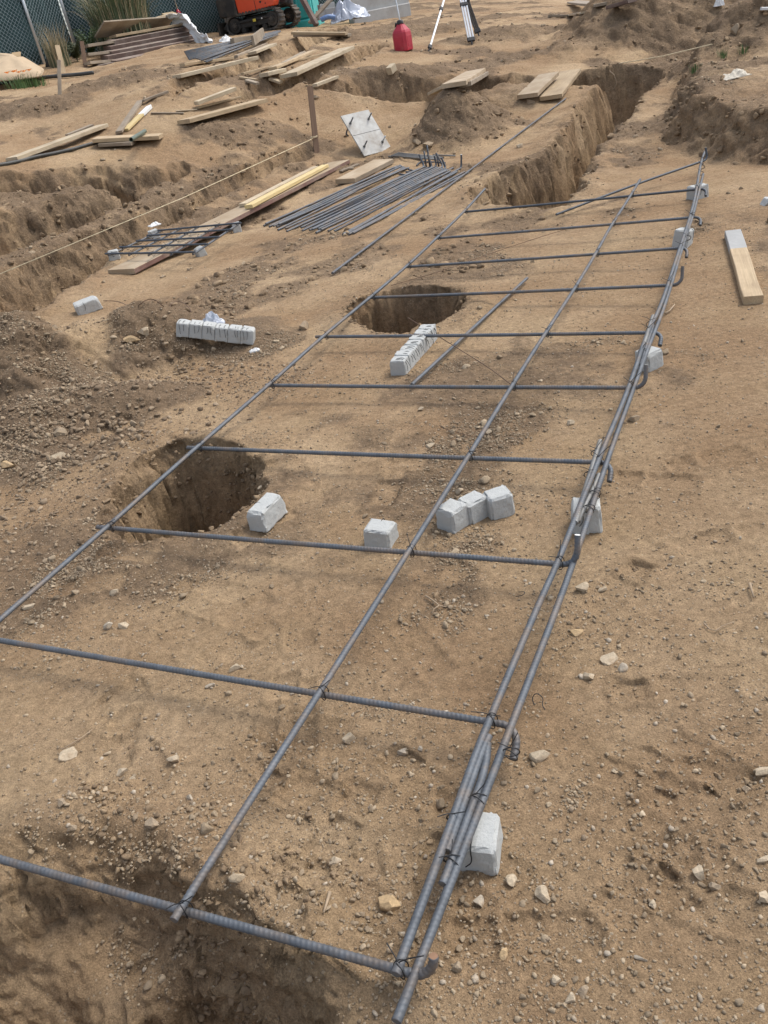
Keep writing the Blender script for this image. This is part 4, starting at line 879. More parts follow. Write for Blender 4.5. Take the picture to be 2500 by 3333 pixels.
mb = MB(); mb.add(*tube(smoothpath([(0,0,.49),(-.005,.0,.6),(-.03,.02,.78),(-.05,.02,.9)], 2), .013, 8)); mb.build('filler_hose', M['alu'], cr, True)
mb = MB(); mb.add(*tube([(-.048,.02,.86),(-.052,.02,.93)], .02, 8)); mb.build('hose_tip', M['black'], cr, True)
# ------------------------------------------------------------------ survey tripod
tA = hit(1395,168,0,H); tB = hit(1537,146,0,H); tC = hit(1560,118,0,H); sT = ((tA+tB)/2-CO) @ CF; top = dep(1480,-70, sT+.25)
tr = empty('tripod', tuple((tA+tB)/2), 'silver aluminium survey tripod with splayed legs cut by the top edge', 'tripod')
def leg(a, b, wide, m2, nm):
    A = Vector(a); B = Vector(b); d = (B-A).normalized(); sd = d.cross(Vector((0,1,0))).normalized(); l = empty(nm+'_tmp', (0,0,0), None, None)
    bpy.data.objects.remove(l)
    mb = MB(); w = wide; q = Matrix((sd, d.cross(sd).normalized()*-1, d)).transposed()
    L = (B-A).length; A1 = A+d*.1
    for off in ((-w/2, w/2) if wide > .03 else (0,)):
        c = (A1+B)/2+sd*off; mb.box(c, (.026 if wide > .03 else .03, .03, L-.1), .003, q)
    if wide > .03: mb.box((A1+B)/2, (w*.4, .018, L-.12), .002, q)
    o = keep(mb.build(nm, M[m2]), tr)
    mb = MB(); mb.box(A+d*.1, (w+.045, .045, .07), .006, q); mb.box(A1+d*(L*.52), (w+.045, .05, .06), .006, q)
    mb.add(*tube([A+d*.08, A-d*.04], [.02, .004], 8)); c = mb.build('foot_and_clamp', M['black']); c.parent = o; return o
leg(tA, top+np.array([-.08,0,0]), .02, 'alu', 'leg'); leg(tB, top+np.array([.06,-.03,0]), .085, 'alu', 'leg'); leg(tC, top+np.array([.08,.06,0]), .06, 'grime', 'leg')
mb = MB(); mb.add(*tube([top, top+np.array([0,0,.04])], [.11,.11], 16)); keep(mb.build('head_plate', M['black']), tr)
# ------------------------------------------------------------------ litter
def crumple(name, c, size, m, label, cat, seed, fold=.35, rot=0, thin=True, parent=None):
    g = np.random.default_rng(seed); n = 26; u, v_ = np.meshgrid(np.linspace(-1,1,n), np.linspace(-1,1,n), indexing='ij')
    rg = lambda a, s: 1-np.abs(fbm(u+s, v_-s, a, 2, seed+int(s)))*2
    z = fold*(rg(1.3, 1)*.6+rg(2.6, 5)*.35)+fold*.9*np.exp(-((u-.1)**2+(v_)**2)*1.6)-.25*fold
    x = u*(1-.12*rg(1.7, 9)); y = v_*(1-.14*rg(1.5, 12)); k = np.maximum(0, 1-np.maximum(np.abs(u), np.abs(v_))**4); z = z*k
    V = np.stack([x*size[0], y*size[1], z*size[2]+.005], -1).reshape(-1, 3); f = [(i*n+j, (i+1)*n+j, (i+1)*n+j+1, i*n+j+1) for i in range(n-1) for j in range(n-1)]
    V2 = V+np.array([0,0,-.006]); f2 = [tuple(q+n*n for q in a[::-1]) for a in f]
    bd = [(i,0) for i in range(n)]+[(n-1,j) for j in range(1,n)]+[(i,n-1) for i in range(n-2,-1,-1)]+[(0,j) for j in range(n-2,0,-1)]
    bi = [a*n+b for a, b in bd]; f3 = [(bi[i], bi[i-1], bi[i-1]+n*n, bi[i]+n*n) for i in range(len(bi))]
    o = mesh(name, np.r_[V, V2], f+f2+f3, M[m], parent); o.location = c; o.rotation_euler = (0, 0, rot)
    return tag(o, label, cat) if label else o
p = hit(2388,252,0,H); crumple('paper_sheet', p, (.15,.09,.12), 'paper', 'crumpled pale paper lying on the dirt shelf at right', 'litter', 21, .4, .2)
p = hit(692,1062,0,H); crumple('torn_bag', p+np.array([0,0,.0]), (.075,.05,.13), 'tarp', 'torn silvery white bag behind the left block strip', 'litter', 33, .45, .1)
p = hit(512,762,0,H); crumple('plastic_scrap', p+np.array([.0,.0,.085]), (.06,.045,.05), 'white', 'white plastic scrap on the spacer by the small grid', 'litter', 8, .4, .6)
p = hit(735,136,0,H); crumple('plastic_scrap', p, (.16,.09,.2), 'white', 'white plastic scrap on dirt right of the draped sheet', 'litter', 9, .4, .6)
p = hit(2340,24,0,H); crumple('plastic_scrap', p+np.array([0,-.0,.02]), (.05,.08,.25), 'white', 'tiny white scrap on the far right heap', 'litter', 10, .4, 1.2)
p = hit(830,1143,0,H); crumple('plastic_scrap', p, (.03,.018,.04), 'white', 'flat white scrap below the end of the left block strip', 'litter', 12, .3, .1)
o = stone(2496,662,62,'smooth light grey rounded lump cut by the right edge above the board','rock_grey',(1,.7,.62),10,99,3); o.data.materials[0] = M['conc']
# ------------------------------------------------------------------ timber stack
def beam(za, zb_, w, t, m, label, da, db, name='timber', roll=0., side=None):
    A = dep(*Z1(*za), da); B = dep(*Z1(*zb_), db); return board(None, None, w, t, m, label, pts=(A, B), name=name, cat='timber', roll=roll, side=side)
ORD = ['lowest', 'second', 'third', 'fourth', 'fifth', 'sixth', 'top']
for k, (a, b) in enumerate([((690,528),(1425,412)),((735,502),(1545,350)),((865,466),(1532,330)),((800,430),(1505,300)),((832,395),(1492,268)),((822,356),(1472,236)),((850,312),(1452,200))]):
    o = beam(a, b, .26, .074, 'wood_brown', 'long dark old timber, %s layer of the weathered stack' % ORD[k], 15.5+.13*k, 16.7+.13*k, roll=.12, side='wood_dark')
beam((655,345),(870,312),.2,.05,'wood_grey','grey board end sticking out left near the stack top',15.9,16.3)
beam((655,415),(850,392),.2,.05,'wood_grey','grey board end sticking out left at mid height of the stack',15.7,16.1)
beam((670,478),(860,462),.2,.05,'wood_grey','grey board end sticking out left low on the stack',15.5,15.9)
beam((495,556),(760,512),.2,.085,'wood','tan timber end at the foot of the stack on the left',15.4,15.9)
beam((868,272),(1425,176),.25,.045,'wood','long tan plank on top of the dark stack',16.4,17.5)
beam((760,222),(1300,182),.44,.03,'wood_grey','wide tilted sheet of brown wood lying on the stack',16.3,17.8,'wood_sheet',-.55)
for k in range(3): beam((1050+22*k,172-8*k+5),(1316+10*k,98-4*k+10*k),.1,.04,'wood_pale','pale new plank in the small bundle on top of the stack',17.2+.14*k,18.2+.14*k).__setitem__('group','new planks on the stack')
beam((1290,95),(1395,135),.3,.09,'wood','sawn end block of the small bundle on the stack',18.2,18.0)
# stack stands on two sleepers
for za, zb_ in (((760,560),(1000,515)),((1150,480),(1380,430))): beam(za, zb_, .4, .12, 'wood_dark', 'dark sleeper under the timber stack, %s one' % ('left' if za[0] < 1000 else 'right'), 15.6 if za[0] < 1000 else 16.2, 15.9 if za[0] < 1000 else 16.6)
# white sheet draped over the stack's right end
pts = [(560,72,17.6),(592,60,17.3),(618,74,17.0),(632,98,16.8),(650,122,16.6),(672,138,16.5),(694,150,16.4)]
P = smoothpath(np.array([dep(*q) for q in pts]), 2); n = len(P); mC = 17; V = []
for i in range(n):
    t = P[min(i+1,n-1)]-P[max(i-1,0)]; t /= np.linalg.norm(t); sd = np.cross(t, [.3,.9,.35]); sd /= np.linalg.norm(sd); nv = np.cross(sd, t)
    for j in range(mC):
        q = (j/(mC-1)-.5)*2; w_ = .15+.03*math.sin(i*.9)+.02*math.sin(i*2.3); V.append(P[i]+sd*q*w_+nv*(.025*math.sin(q*7+i*.35)+.02*math.sin(q*13-i*.8)-.05*q*q))
f = [(i*mC+j,(i+1)*mC+j,(i+1)*mC+j+1,i*mC+j+1) for i in range(n-1) for j in range(mC-1)]
o = mesh('plastic_sheet', V, f, M['white'], None, True); so_ = o.modifiers.new('thick', 'SOLIDIFY'); so_.thickness = .008; tag(o, 'white plastic sheet draped over the right end of the timber stack', 'sheet')
# ------------------------------------------------------------------ fence with green screen
FP = [dep(-260,330,15.6), dep(148,212,17.0), dep(254,172,17.7), dep(480,120,18.6), dep(740,88,19.8), dep(905,60,21.), dep(1050,40,22.), dep(1230,10,23.)]
fr = empty('screened_fence', tuple(FP[2]), 'chain link fence backed with dark green privacy screen', 'fence')
hf = 2.1; pos = [Vector((q[0], q[1], float(H0(q[0], q[1]))-.02)) for q in FP]
# straight run fitted through the points
for a, b in zip(pos[:-1], pos[1:]):
    d = b-a; n = 14; nv = Vector((0,0,1)).cross(d).normalized(); v = []; f = []
    for i in range(n+1):
        for j in range(6):
            s = .03*math.sin(i*1.3+j)+.02*math.sin(i*2.9); v.append(a+d*(i/n)+Vector((0,0,hf*j/5))+nv*(.06+s*(1 if 0 < j < 5 else .2)))
    f = [(i*6+j,(i+1)*6+j,(i+1)*6+j+1,i*6+j+1) for i in range(n) for j in range(5)]
    o = keep(mesh('screen_panel', v, f, M['screen'], None, True), fr); q = o.modifiers.new('thick', 'SOLIDIFY'); q.thickness = .006
    L = d.length; X = d.normalized(); mb = MB(); st = .085; k = int((L+hf)/st)
    for i in range(k):
        for sgn in (1, -1):
            x0 = i*st if sgn > 0 else i*st-hf; lo, hi = 0, hf
            # keep the wire inside the panel
            pA = (x0-hf*.0, 0); xs = (lambda z: (i*st-z) if sgn > 0 else (i*st-hf+z)); za = 0; zb2 = hf
            if sgn > 0: za = max(0, i*st-L); zb2 = min(hf, i*st)
            else: za = max(0, hf-i*st); zb2 = min(hf, L+hf-i*st)
            if zb2-za < .05: continue
            mb.add(*tube([a+X*xs(za)+Vector((0,0,za))-nv*(.004*sgn), a+X*xs(zb2)+Vector((0,0,zb2))-nv*(.004*sgn)], .0032, 3, False))
    keep(mb.build('chain_mesh', M['chain']), fr)
for q in pos[:5]: keep(mesh('fence_post', *tube([q-Vector((0,.05,.2)), q+Vector((0,-.05,hf+.06))], .03, 10), M['alu'], None, True), fr)
keep(mesh('top_rail', *tube([q+Vector((0,-.02,hf)) for q in pos], .02, 8), M['galv'], None, True), fr)
# red marker hanging at the fence behind the stack
p = dep(*Z1(1375,95), 18.9); mb = MB(); mb.add(*tube([p+np.array([0,0,-.07]), p+np.array([0,0,-.02]), p+np.array([0,0,.06])], [.05,.065,.02], 8)); o = mb.build('red_marker', M['red'], None, True); tag(o, 'small red marker on a rod at the fence behind the timber stack', 'marker')
mesh('rod', *tube([p+np.array([0,0,.05]), p+np.array([-.03,.1,.55])], .012, 6), M['twig'], o)
# ------------------------------------------------------------------ plants along the fence
def blades(name, c, n, h, spread, m, label, cat, seed, w=.012, droop=.6, parent=None):
    g = random.Random(seed); v = []; f = []
    for _ in range(n):
        a = g.uniform(0, 6.283); r = spread*math.sqrt(g.random())*.45; x0, y0 = r*math.cos(a), r*math.sin(a); L = h*g.uniform(.55, 1.1); le = g.uniform(.1, 1)*droop; b = len(v); px, py, pz = x0, y0, -.02; K = 7; a2 = a+g.uniform(-.6, .6)
        for k in range(K+1):
            t = k/K; th = le*t*t*2.3; ww = w*(1-t)**.7*(.6+.4*min(1, t*5)); ca, sa = math.cos(a2+1.57), math.sin(a2+1.57)
            v += [(px+ca*ww, py+sa*ww, pz), (px-ca*ww, py-sa*ww, pz+.003)]; px += math.cos(a2)*math.sin(th)*L/K; py += math.sin(a2)*math.sin(th)*L/K; pz += math.cos(th)*L/K
        f += [(b+2*k, b+2*k+1, b+2*k+3, b+2*k+2) for k in range(K)]
    o = mesh(name, v, f, M[m], parent, True)
    if parent is None: o.location = c; tag(o, label, cat)
    return o
c = dep(405,112,17.4); c[2] = hz(c[0], c[1])
rd = empty('reed_clump', tuple(c), 'big clump of green and straw reeds in front of the fence', 'plant'); blades('green_blades', None, 700, 1.45, 1.35, 'leaf_dark', None, None, 3, .011, .75, rd); blades('dry_blades', None, 300, 1.4, 1.4, 'leaf_dry', None, None, 4, .010, .8, rd); blades('bright_blades', None, 160, 1.1, 1.1, 'leaf', None, None, 14, .010, .7, rd)
c = dep(202,225,15.9); c[2] = hz(c[0], c[1]); ds = empty('dry_weeds', tuple(c), 'tall straw coloured weeds beside the tan stake', 'plant'); blades('dry_blades', None, 170, .75, .45, 'leaf_dry', None, None, 5, .007, .5, ds); blades('green_blades', None, 90, .5, .5, 'leaf_dark', None, None, 6, .008, .6, ds)
def fern(c, label, seed, h=.45, n=26, m='leaf'):
    g = random.Random(seed); v = []; f = []; sv = []; c = np.array(c); c[2] = hz(c[0], c[1]); root = empty('leafy_shrub', tuple(c), label, 'plant'); st_ = MB()
    for _ in range(n):
        a = g.uniform(0, 6.283); L = h*g.uniform(.6, 1.2); P = [(0,0,0)]
        for k in range(8): t = k/8; th = .15+t*.9; P.append((P[-1][0]+math.cos(a)*math.sin(th)*L/8, P[-1][1]+math.sin(a)*math.sin(th)*L/8, P[-1][2]+math.cos(th)*L/8))
        st_.add(*tube(P, .004, 4))
        for k in range(2, 9):
            for s in (-1, 1):
                q = P[k]; le = .11*(1-.07*k)*g.uniform(.7, 1.2); d = np.array([math.cos(a+s*1.2), math.sin(a+s*1.2), .15]); b = len(v); sd = np.array([math.cos(a), math.sin(a), .3])*.018
                q = np.array(q); v += [q, q+d*le*.5+sd, q+d*le, q+d*le*.5-sd]; f.append((b, b+1, b+2, b+3))
    mesh('leaves', v, f, M[m], root); st_.build('stems', M['leaf_dark'], root)
fern(dep(296,160,16.6), 'bright green ferny shrub left of the timber stack', 2, .55, 40); fern(dep(255,205,16.2), 'low green shrub behind the brown stake', 3, .4, 30, 'leaf_dark'); fern(dep(375,78,17.6), 'small bright shrub at the foot of the reeds', 4, .3, 16)
def flowers(px, py, s, label, seed):
    c = dep(px, py, s); c[2] = hz(c[0], c[1]); root = empty('flowering_weed', tuple(c), label, 'plant'); blades('leaves', None, 70, .24, .5, 'leaf', None, None, seed, .008, .7, root); g = random.Random(seed)
    for _ in range(3):
        x, y = g.uniform(-.2, .2), g.uniform(-.15, .15); mb = MB()
        for k in range(5): a = k*1.2566; mb.add([(x,y,.24),(x+.04*math.cos(a-.35),y+.04*math.sin(a-.35),.27),(x+.05*math.cos(a),y+.05*math.sin(a),.265),(x+.04*math.cos(a+.35),y+.04*math.sin(a+.35),.27)], [(0,1,2,3)])
        mb.build('flower', M['flower'], root)
flowers(50,252,13.6,'green weed with orange flowers at the far left edge',7); flowers(105,243,13.8,'weed with orange flowers beside the tan sheet',9)
for px, py, lab, sd_ in ((2350,185,'small tuft of green grass at the right, left one of two',1),(2420,170,'small tuft of green grass at the right, right one of two',2),(2262,232,'thin weed growing on the trench lip at right',3)):
    p = hit(px, py, 0, H); blades('grass_tuft', p, 34, .11, .14, 'leaf', lab, 'plant', 40+sd_, .005, .5)
# tan sheet and rubble at the far left
poly = [(-80,175),(0,177),(38,178),(58,190),(75,188),(110,208),(145,230),(135,250),(60,262),(-80,268)]
P = []
for k, (a, b) in enumerate(poly): P.append(dep(a, b, 15.0-(b-177)/88*1.3))
P = np.array(P); cc = P.mean(0)+np.array([0,-.1,.12]); v = [cc]; f = []
ring = resample(np.r_[P, P[:1]], .12)[0][:-1]; K = len(ring); g = np.random.default_rng(4)
for t in (.33, .66, 1.): v += [cc+(q-cc)*t+np.array([0,0,.03*math.sin(i*.9+t*5)*(1.1-t)]) for i, q in enumerate(ring)]
f = [(0, 1+i, 1+(i+1) % K) for i in range(K)]+[(1+r*K+i, 1+r*K+K+i, 1+r*K+K+(i+1) % K, 1+r*K+(i+1) % K) for r in range(2) for i in range(K)]
o = mesh('tan_sheet', v, f, M['tan'], None, True); q = o.modifiers.new('thick', 'SOLIDIFY'); q.thickness = .02; tag(o, 'tan sheet spread over a pile at the far left edge', 'sheet')
p = dep(45,180,15.4); board(None, None, .2, .02, 'ply', 'small plywood scrap leaning on the tan sheet', pts=(dep(38,184,15.2), dep(66,180,15.2)), roll=.7)
board((0,257),(60,252),.15,.03,'wood_pale','pale board end at the far left edge below the tan sheet',.05)
tag(mesh('edging', *tube(smoothpath(np.array([hit(*Z1(*q), .04) for q in ((-60,648),(0,640),(180,612),(330,598),(450,585),(600,575),(720,560))]), 2), .03, 8), M['blackhose'], None, True), 'black pipe running along the foot of the fence at left', 'pipe')
p = dep(158,206,16.0); mb = MB(); mb.add(*tube([p+np.array([0,0,-.1]), p+np.array([.08,0,0]), p+np.array([.2,0,.05]), p+np.array([.3,0,-.05])], [.1,.13,.12,.06], 9)); tag(mb.build('dark_sack', M['grime'], None, True), 'dark slumped sack at the fence foot beside the tan sheet', 'sack')
# ------------------------------------------------------------------ mini excavator
ec = hit(838, 104, 0, H); ez = hz(ec[0], ec[1]); view = math.atan2(ec[0], ec[1])
ex = empty('mini_excavator', (ec[0], ec[1], ez-.01), 'orange red mini excavator on black rubber tracks by the fence', 'excavator', None, -view-math.radians(31))
TL, TH, TW, GA = 1.42, .42, .24, .76
def stadium(L, Hh, n=14, inset=0.):
    r = Hh/2-inset; c = L/2-Hh/2; P = []
    for i in range(n+1): a = -math.pi/2+math.pi*i/n; P.append((c+r*math.cos(a), Hh/2+r*math.sin(a)))
    for i in range(n+1): a = math.pi/2+math.pi*i/n; P.append((-c+r*math.cos(a), Hh/2+r*math.sin(a)))
    return P
for yy in (0., GA):
    o_, i_ = stadium(TL, TH), stadium(TL, TH, 14, .035); K = len(o_); v = []
    for ring, y0 in ((o_,-TW/2),(o_,TW/2),(i_,TW/2),(i_,-TW/2)): v += [(x, yy+y0, z) for x, z in ring]
    f = [(r*K+i, r*K+(i+1) % K, ((r+1) % 4)*K+(i+1) % K, ((r+1) % 4)*K+i) for r in range(4) for i in range(K)]
    tk = mesh('track', v, f, M['rubber'], ex)
    dn = np.array(o_+o_[:1]); dd = np.r_[0, np.cumsum(np.linalg.norm(np.diff(dn, axis=0), axis=1))]; mb = MB()
    for s in np.arange(0, dd[-1], .085):
        x = np.interp(s, dd, dn[:, 0]); z = np.interp(s, dd, dn[:, 1]); x2 = np.interp((s+.01) % dd[-1], dd, dn[:, 0]); z2 = np.interp((s+.01) % dd[-1], dd, dn[:, 1]); a = math.atan2(z2-z, x2-x); mb.box((x, yy, z), (.042, TW+.012, .045), .008, Matrix.Rotation(-a, 3, 'Y'))
    mb.build('tread_lugs', M['rubber'], tk)
    mb = MB(); mb.box((0, yy, TH*.5), (TL-.42, TW*.55, .17), .02); mb.box((0, yy-.075, TH*.62), (TL-.5, .04, .05), .01); mb.build('track_frame', M['grime'], ex)
    for nm, x, r in (('sprocket', TL/2-.21, .145), ('idler_wheel', -TL/2+.21, .15)):
        w = MB(); w.add(*tube([(x,yy-.085,TH/2),(x,yy+.085,TH/2)], r, 22)); w.add(*tube([(x,yy-.105,TH/2),(x,yy-.08,TH/2)], r*.55, 16)); w = w.build(nm, M['grime'], ex)
        h = MB(); h.add(*tube([(x,yy-.125,TH/2),(x,yy-.10,TH/2)], r*.3, 12))
        for k in range(8): a = k*.785; h.add(*tube([(x+r*.43*math.cos(a),yy-.115,TH/2+r*.43*math.sin(a)),(x+r*.43*math.cos(a),yy-.1,TH/2+r*.43*math.sin(a))], .012, 6))
        h.build('hub', M['rubber'], w)
    for x in (-.3,-.02,.26):
        w = MB(); w.add(*tube([(x,yy-.07,.085),(x,yy+.07,.085)], .06, 14)); w.add(*tube([(x,yy-.085,.085),(x,yy-.06,.085)], .03, 10)); w.build('roller', M['grime'], ex)
mb = MB(); mb.box((.06,-TW/2-.002,TH*.58),(.075,.006,.055)); mb.build('warning_label', M['yellow'], ex)
mb = MB(); mb.box((.26,-TW/2-.002,TH*.6),(.03,.006,.03)); mb.build('white_sticker', M['paint_end'], ex)
mb = MB(); mb.box((0,GA/2,TH*.6),(.62,GA-.2,.2),.03); mb.add(*tube([(0,GA/2,.42),(0,GA/2,.55)], .3, 24)); mb.build('undercarriage', M['grime'], ex)
mb = MB(); mb.box((-.93,GA/2,.2),(.05,1.0,.26),.01); mb.box((-.75,GA/2-.28,.2),(.4,.07,.07),.01); mb.box((-.75,GA/2+.28,.2),(.4,.07,.07),.01); mb.build('dozer_blade', M['grime'], ex)
def prism(prof, y0, y1, bev=0): 
    K = len(prof); v = [(x,y0,z) for x, z in prof]+[(x,y1,z) for x, z in prof]; return v, [tuple(range(K)), tuple(range(2*K-1,K-1,-1))]+[(i+K, (i+1) % K+K, (i+1) % K, i) for i in range(K)]
def panel(nm, prof, y0, y1, m, bev=.025):
    v, f = prism(prof, y0, y1); o = mesh(nm, v, f, M[m], ex); b = o.modifiers.new('bevel', 'BEVEL'); b.width = bev; b.segments = 3; return o
up_ = set(ex.children)
panel('side_panel', [(-.33,.50),(.62,.54),(.66,.62),(.66,.98),(.55,1.04),(-.30,1.10),(-.36,1.0)], -.10, .12, 'orange')
panel('engine_hood', [(-.70,.58),(-.36,.52),(-.36,1.12),(-.62,1.10),(-.72,.98)], -.06, .78, 'orange', .06)
panel('counterweight', [(-.84,.56),(-.80,.50),(-.345,.47),(-.345,.86),(-.80,.90),(-.86,.84)], -.13, .86, 'grime', .07)
panel('floor_deck', [(-.33,.52),(.64,.52),(.64,.60),(-.33,.60)], .10, .78, 'grime', .01)
mb = MB(); mb.box((.15,-.102,.77),(.008,.008,.44)); mb.build('panel_gap', M['black'], ex)
mb = MB(); mb.add(*tube([(.30,-.115,.66),(.30,-.09,.66)], .022, 12)); mb.add(*tube([(.42,-.11,.615),(.42,-.09,.615)], .014, 10)); mb.build('latch', M['black'], ex)
mb = MB(); mb.box((.22,-.106,.76),(.045,.004,.045)); mb.build('white_sticker', M['paint_end'], ex)
mb = MB(); mb.box((.70,.3,.62),(.2,.22,.2),.03); mb.box((.78,.3,.66),(.16,.12,.34),.03); mb.add(*tube([(.70,.1,.66),(.80,.1,.70),(.84,.1,.85)], .025, 8)); mb.build('swing_bracket', M['grime'], ex)
mb = MB(); mb.box((-.1,.42,.8),(.42,.42,.12),.04); mb.box((-.3,.42,1.05),(.12,.42,.5),.04); mb.build('seat', M['black'], ex)
for x, y in ((-.6,-.0),(-.6,.72),(.5,-.0),(.5,.72)): mesh('canopy_post', *tube([(x,y,.95 if x < 0 else .6),(x,y,2.1)], .025, 8), M['grime'], ex, True)
mb = MB(); mb.box((-.05,.36,2.13),(1.35,.95,.07),.03); mb.build('canopy_roof', M['orange'], ex)
mb = MB(); mb.add(*prism([(.82,.66),(.95,.62),(1.5,1.75),(1.35,1.95),(1.22,1.9)], .24, .36)); mb.build('boom', M['orange'], ex)
cu = bpy.data.curves.new('model_lettering', 'FONT'); cu.body = 'KX018-4'; cu.size = .155; cu.extrude = .002; cu.align_x = 'LEFT'; cu.offset = .003
to = bpy.data.objects.new('model_lettering', cu); C.objects.link(to); to.rotation_euler = (math.pi/2, 0, 0); to.location = (.27, -.107, .885); dg = bpy.context.evaluated_depsgraph_get(); me = bpy.data.meshes.new_from_object(to.evaluated_get(dg)); bpy.data.objects.remove(to)
me.materials.clear(); me.materials.append(M['paint_end']); to = bpy.data.objects.new('model_lettering', me); C.objects.link(to); to.parent = ex; to.rotation_euler = (math.pi/2, 0, 0); to.location = (.29, -.107, .885)
for o in ex.children:
    if o not in up_: o.location.z -= .1
# ------------------------------------------------------------------ turquoise cabin, wall, tarp behind the excavator
cp = dep(985, 62, 19.6); cz = hz(cp[0], cp[1]); tc = empty('site_cabin', (cp[0], cp[1]+.55, cz-.05), 'turquoise plastic cabin behind the excavator', 'cabin', None, math.radians(-14))
mb = MB(); mb.box((-.15,0,.1),(1.15,1.1,.2),.03); mb.build('skid_base', M['teal'], tc)
mb = MB(); mb.box((-.15,0,1.2),(1.05,1.0,2.0),.04)
for k in range(5): mb.box((-.15-.4+k*.2,-.515,1.2),(.05,.03,1.8),.008)
mb.build('walls', M['teal'], tc)
mb = MB(); mb.box((-.15,0,2.27),(1.15,1.1,.16),.05); mb.build('roof', M['teal'], tc)
mb = MB(); mb.box((.385,0,1.15),(.03,.7,1.8),.01); mb.build('door', M['teal'], tc)
wa = dep(1140, 42, 19.8); wb = dep(1325, 5, 20.6); za = float(H0(wa[0], wa[1])); A = Vector((wa[0], wa[1], za-.3)); B = Vector((wb[0], wb[1], za-.3)); d = B-A; mb = MB(); R = Matrix.Rotation(math.atan2(d.y, d.x), 3, 'Z')
mb.box((A+B)/2+Vector((0,.1,.6)), (d.length, .2, 1.2), .01, R); w_ = mb.build('concrete_wall', M['wallc']); tag(w_, 'low grey concrete wall at the top edge behind the tarp', 'wall')
mb = MB(); mb.box((A+B)/2+Vector((0,-.06,.33)), (d.length, .2, .3), .02, R); o = mb.build('footing', M['wallc'], w_)
for k, (px, py, l, r_) in enumerate(((1060,46,'grey hollow block in the pile by the tarp, lower left one',.2),(1085,40,'grey hollow block in the pile by the tarp, right one',.1),(1066,26,'grey hollow block on top of the pile by the tarp',.3))):
    p = dep(px, py, 18.9); mb = MB(); mb.box((0,0,.1),(.36,.05,.19),.006); mb.box((0,.14,.1),(.36,.05,.19),.006)
    for x in (-.16,0,.16): mb.box((x,.07,.1),(.04,.10,.185),.003)
    o = mb.build('concrete_block', M['wallc']); o.location = p-np.array([0,0,.1]); o.rotation_euler = (0,0,r_); tag(o, l, 'concrete block')
p = dep(1137, 60, 18.2); pz = hz(p[0], p[1])
n = 60; u, v_ = np.meshgrid(np.linspace(-1,1,n), np.linspace(-1,1,n), indexing='ij'); r_ = np.sqrt(u*u+v_*v_)
rg = lambda f_, s: 1-np.abs(fbm(u*1.3+s+.4*fbm(u, v_, 1.5, 2, 77), v_+s*.7, f_, 2, 80+int(s)))*2.2
z = np.clip(1-r_, 0, 1)**.7*.42*(.75+.25*rg(.9,1))+.16*rg(1.4,3)*np.clip(1.2-r_,0,1)+.07*rg(3.,6)*np.clip(1.3-r_,0,1); z = np.maximum(z, .0)
V = np.stack([u*.36+.1*rg(1.1,8)*.3, v_*.34+.08*rg(1.2,9)*.3, z*.6+.01], -1).reshape(-1,3); f = [(i*n+j,(i+1)*n+j,(i+1)*n+j+1,i*n+j+1) for i in range(n-1) for j in range(n-1)]
o = mesh('tarp', V, f, M['tarp'], None, False); o.location = (p[0], p[1]+.1, max(pz, p[2])-.04); o.scale = (1.2,1.0,1.35); q = o.modifiers.new('thick','SOLIDIFY'); q.thickness = .01; tag(o, 'crumpled silver tarp heaped by the concrete wall', 'tarp')
mb = MB(); p = dep(1068,64,18.0); p[2] = max(hz(p[0], p[1]), p[2]-.03); mb.add(*tube(smoothpath([p+np.array([-.15,0,.05]), p+np.array([0,-.03,.09]), p+np.array([.15,.03,.05])], 2), [.05]*9 if False else .05, 8)); o = mb.build('plastic_wrap', M['pipe'], None, True); bl = plain('blue_plastic', (.12,.2,.38), .5); o.data.materials[0] = bl; tag(o, 'small blue plastic roll at the left foot of the tarp', 'plastic')
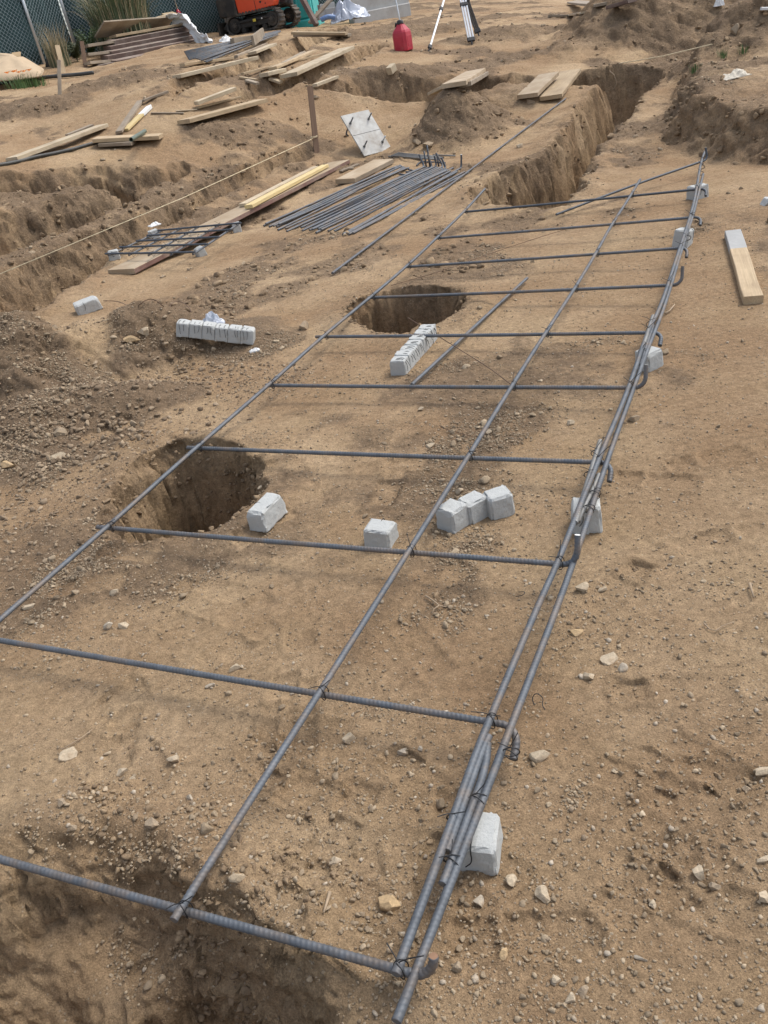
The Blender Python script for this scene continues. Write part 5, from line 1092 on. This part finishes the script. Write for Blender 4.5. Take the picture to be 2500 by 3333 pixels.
# dark vehicle edge at the top right corner
p = dep(2500, -14, 19.); mb = MB(); mb.add(*tube([p+np.array([-.45,0,.0]), p+np.array([-.2,0,-.05]), p+np.array([.2,0,-.05]), p+np.array([.8,0,.05])], [.05,.17,.2,.2], 12)); tag(mb.build('dark_bundle', M['grime'], None, True), 'dark rounded bundle at the top right corner', 'bundle')
board((2478,24),(2560,20),.1,.03,'white','white board end at the right edge of the far heap',.1)
# ------------------------------------------------------------------ world, light, camera
w = bpy.data.worlds.new('World'); sc.world = w; w.use_nodes = True; nt = w.node_tree; bg = nt.nodes['Background']
sky = nt.nodes.new('ShaderNodeTexSky'); sky.sky_type = 'NISHITA'; sky.sun_disc = False
SE, SA = math.radians(56), math.radians(68)      # sun elevation, azimuth clockwise from +y
sky.sun_elevation = SE; sky.sun_rotation = SA; sky.dust_density = 2.5; sky.ozone_density = 1.; sky.air_density = 1.
hs = nt.nodes.new('ShaderNodeHueSaturation'); hs.inputs['Saturation'].default_value = .5
nt.links.new(sky.outputs[0], hs.inputs['Color']); nt.links.new(hs.outputs[0], bg.inputs['Color']); bg.inputs['Strength'].default_value = .13
sd = bpy.data.lights.new('sun', 'SUN'); sd.energy = 1.2; sd.angle = math.radians(24); sd.color = (1, .95, .87)
so = bpy.data.objects.new('sun', sd); C.objects.link(so)
dirv = Vector((math.sin(SA)*math.cos(SE), math.cos(SA)*math.cos(SE), math.sin(SE))); so.rotation_euler = dirv.to_track_quat('Z', 'Y').to_euler(); so.location = (6, 3, 9)
cd = bpy.data.cameras.new('camera'); cd.sensor_fit = 'VERTICAL'; cd.sensor_height = 36; cd.lens = 36*FPX/3333; cd.clip_start = .05; cd.clip_end = 300
co = bpy.data.objects.new('camera', cd); C.objects.link(co)
co.matrix_world = Matrix(((CX[0], CU[0], -CF[0], 0), (CX[1], CU[1], -CF[1], 0), (CX[2], CU[2], -CF[2], CAMH), (0, 0, 0, 1)))
sc.camera = co
vs = sc.view_settings; vs.view_transform = 'Standard'; vs.look = 'None'; vs.exposure = .88; vs.gamma = 1; vs.use_curve_mapping = False
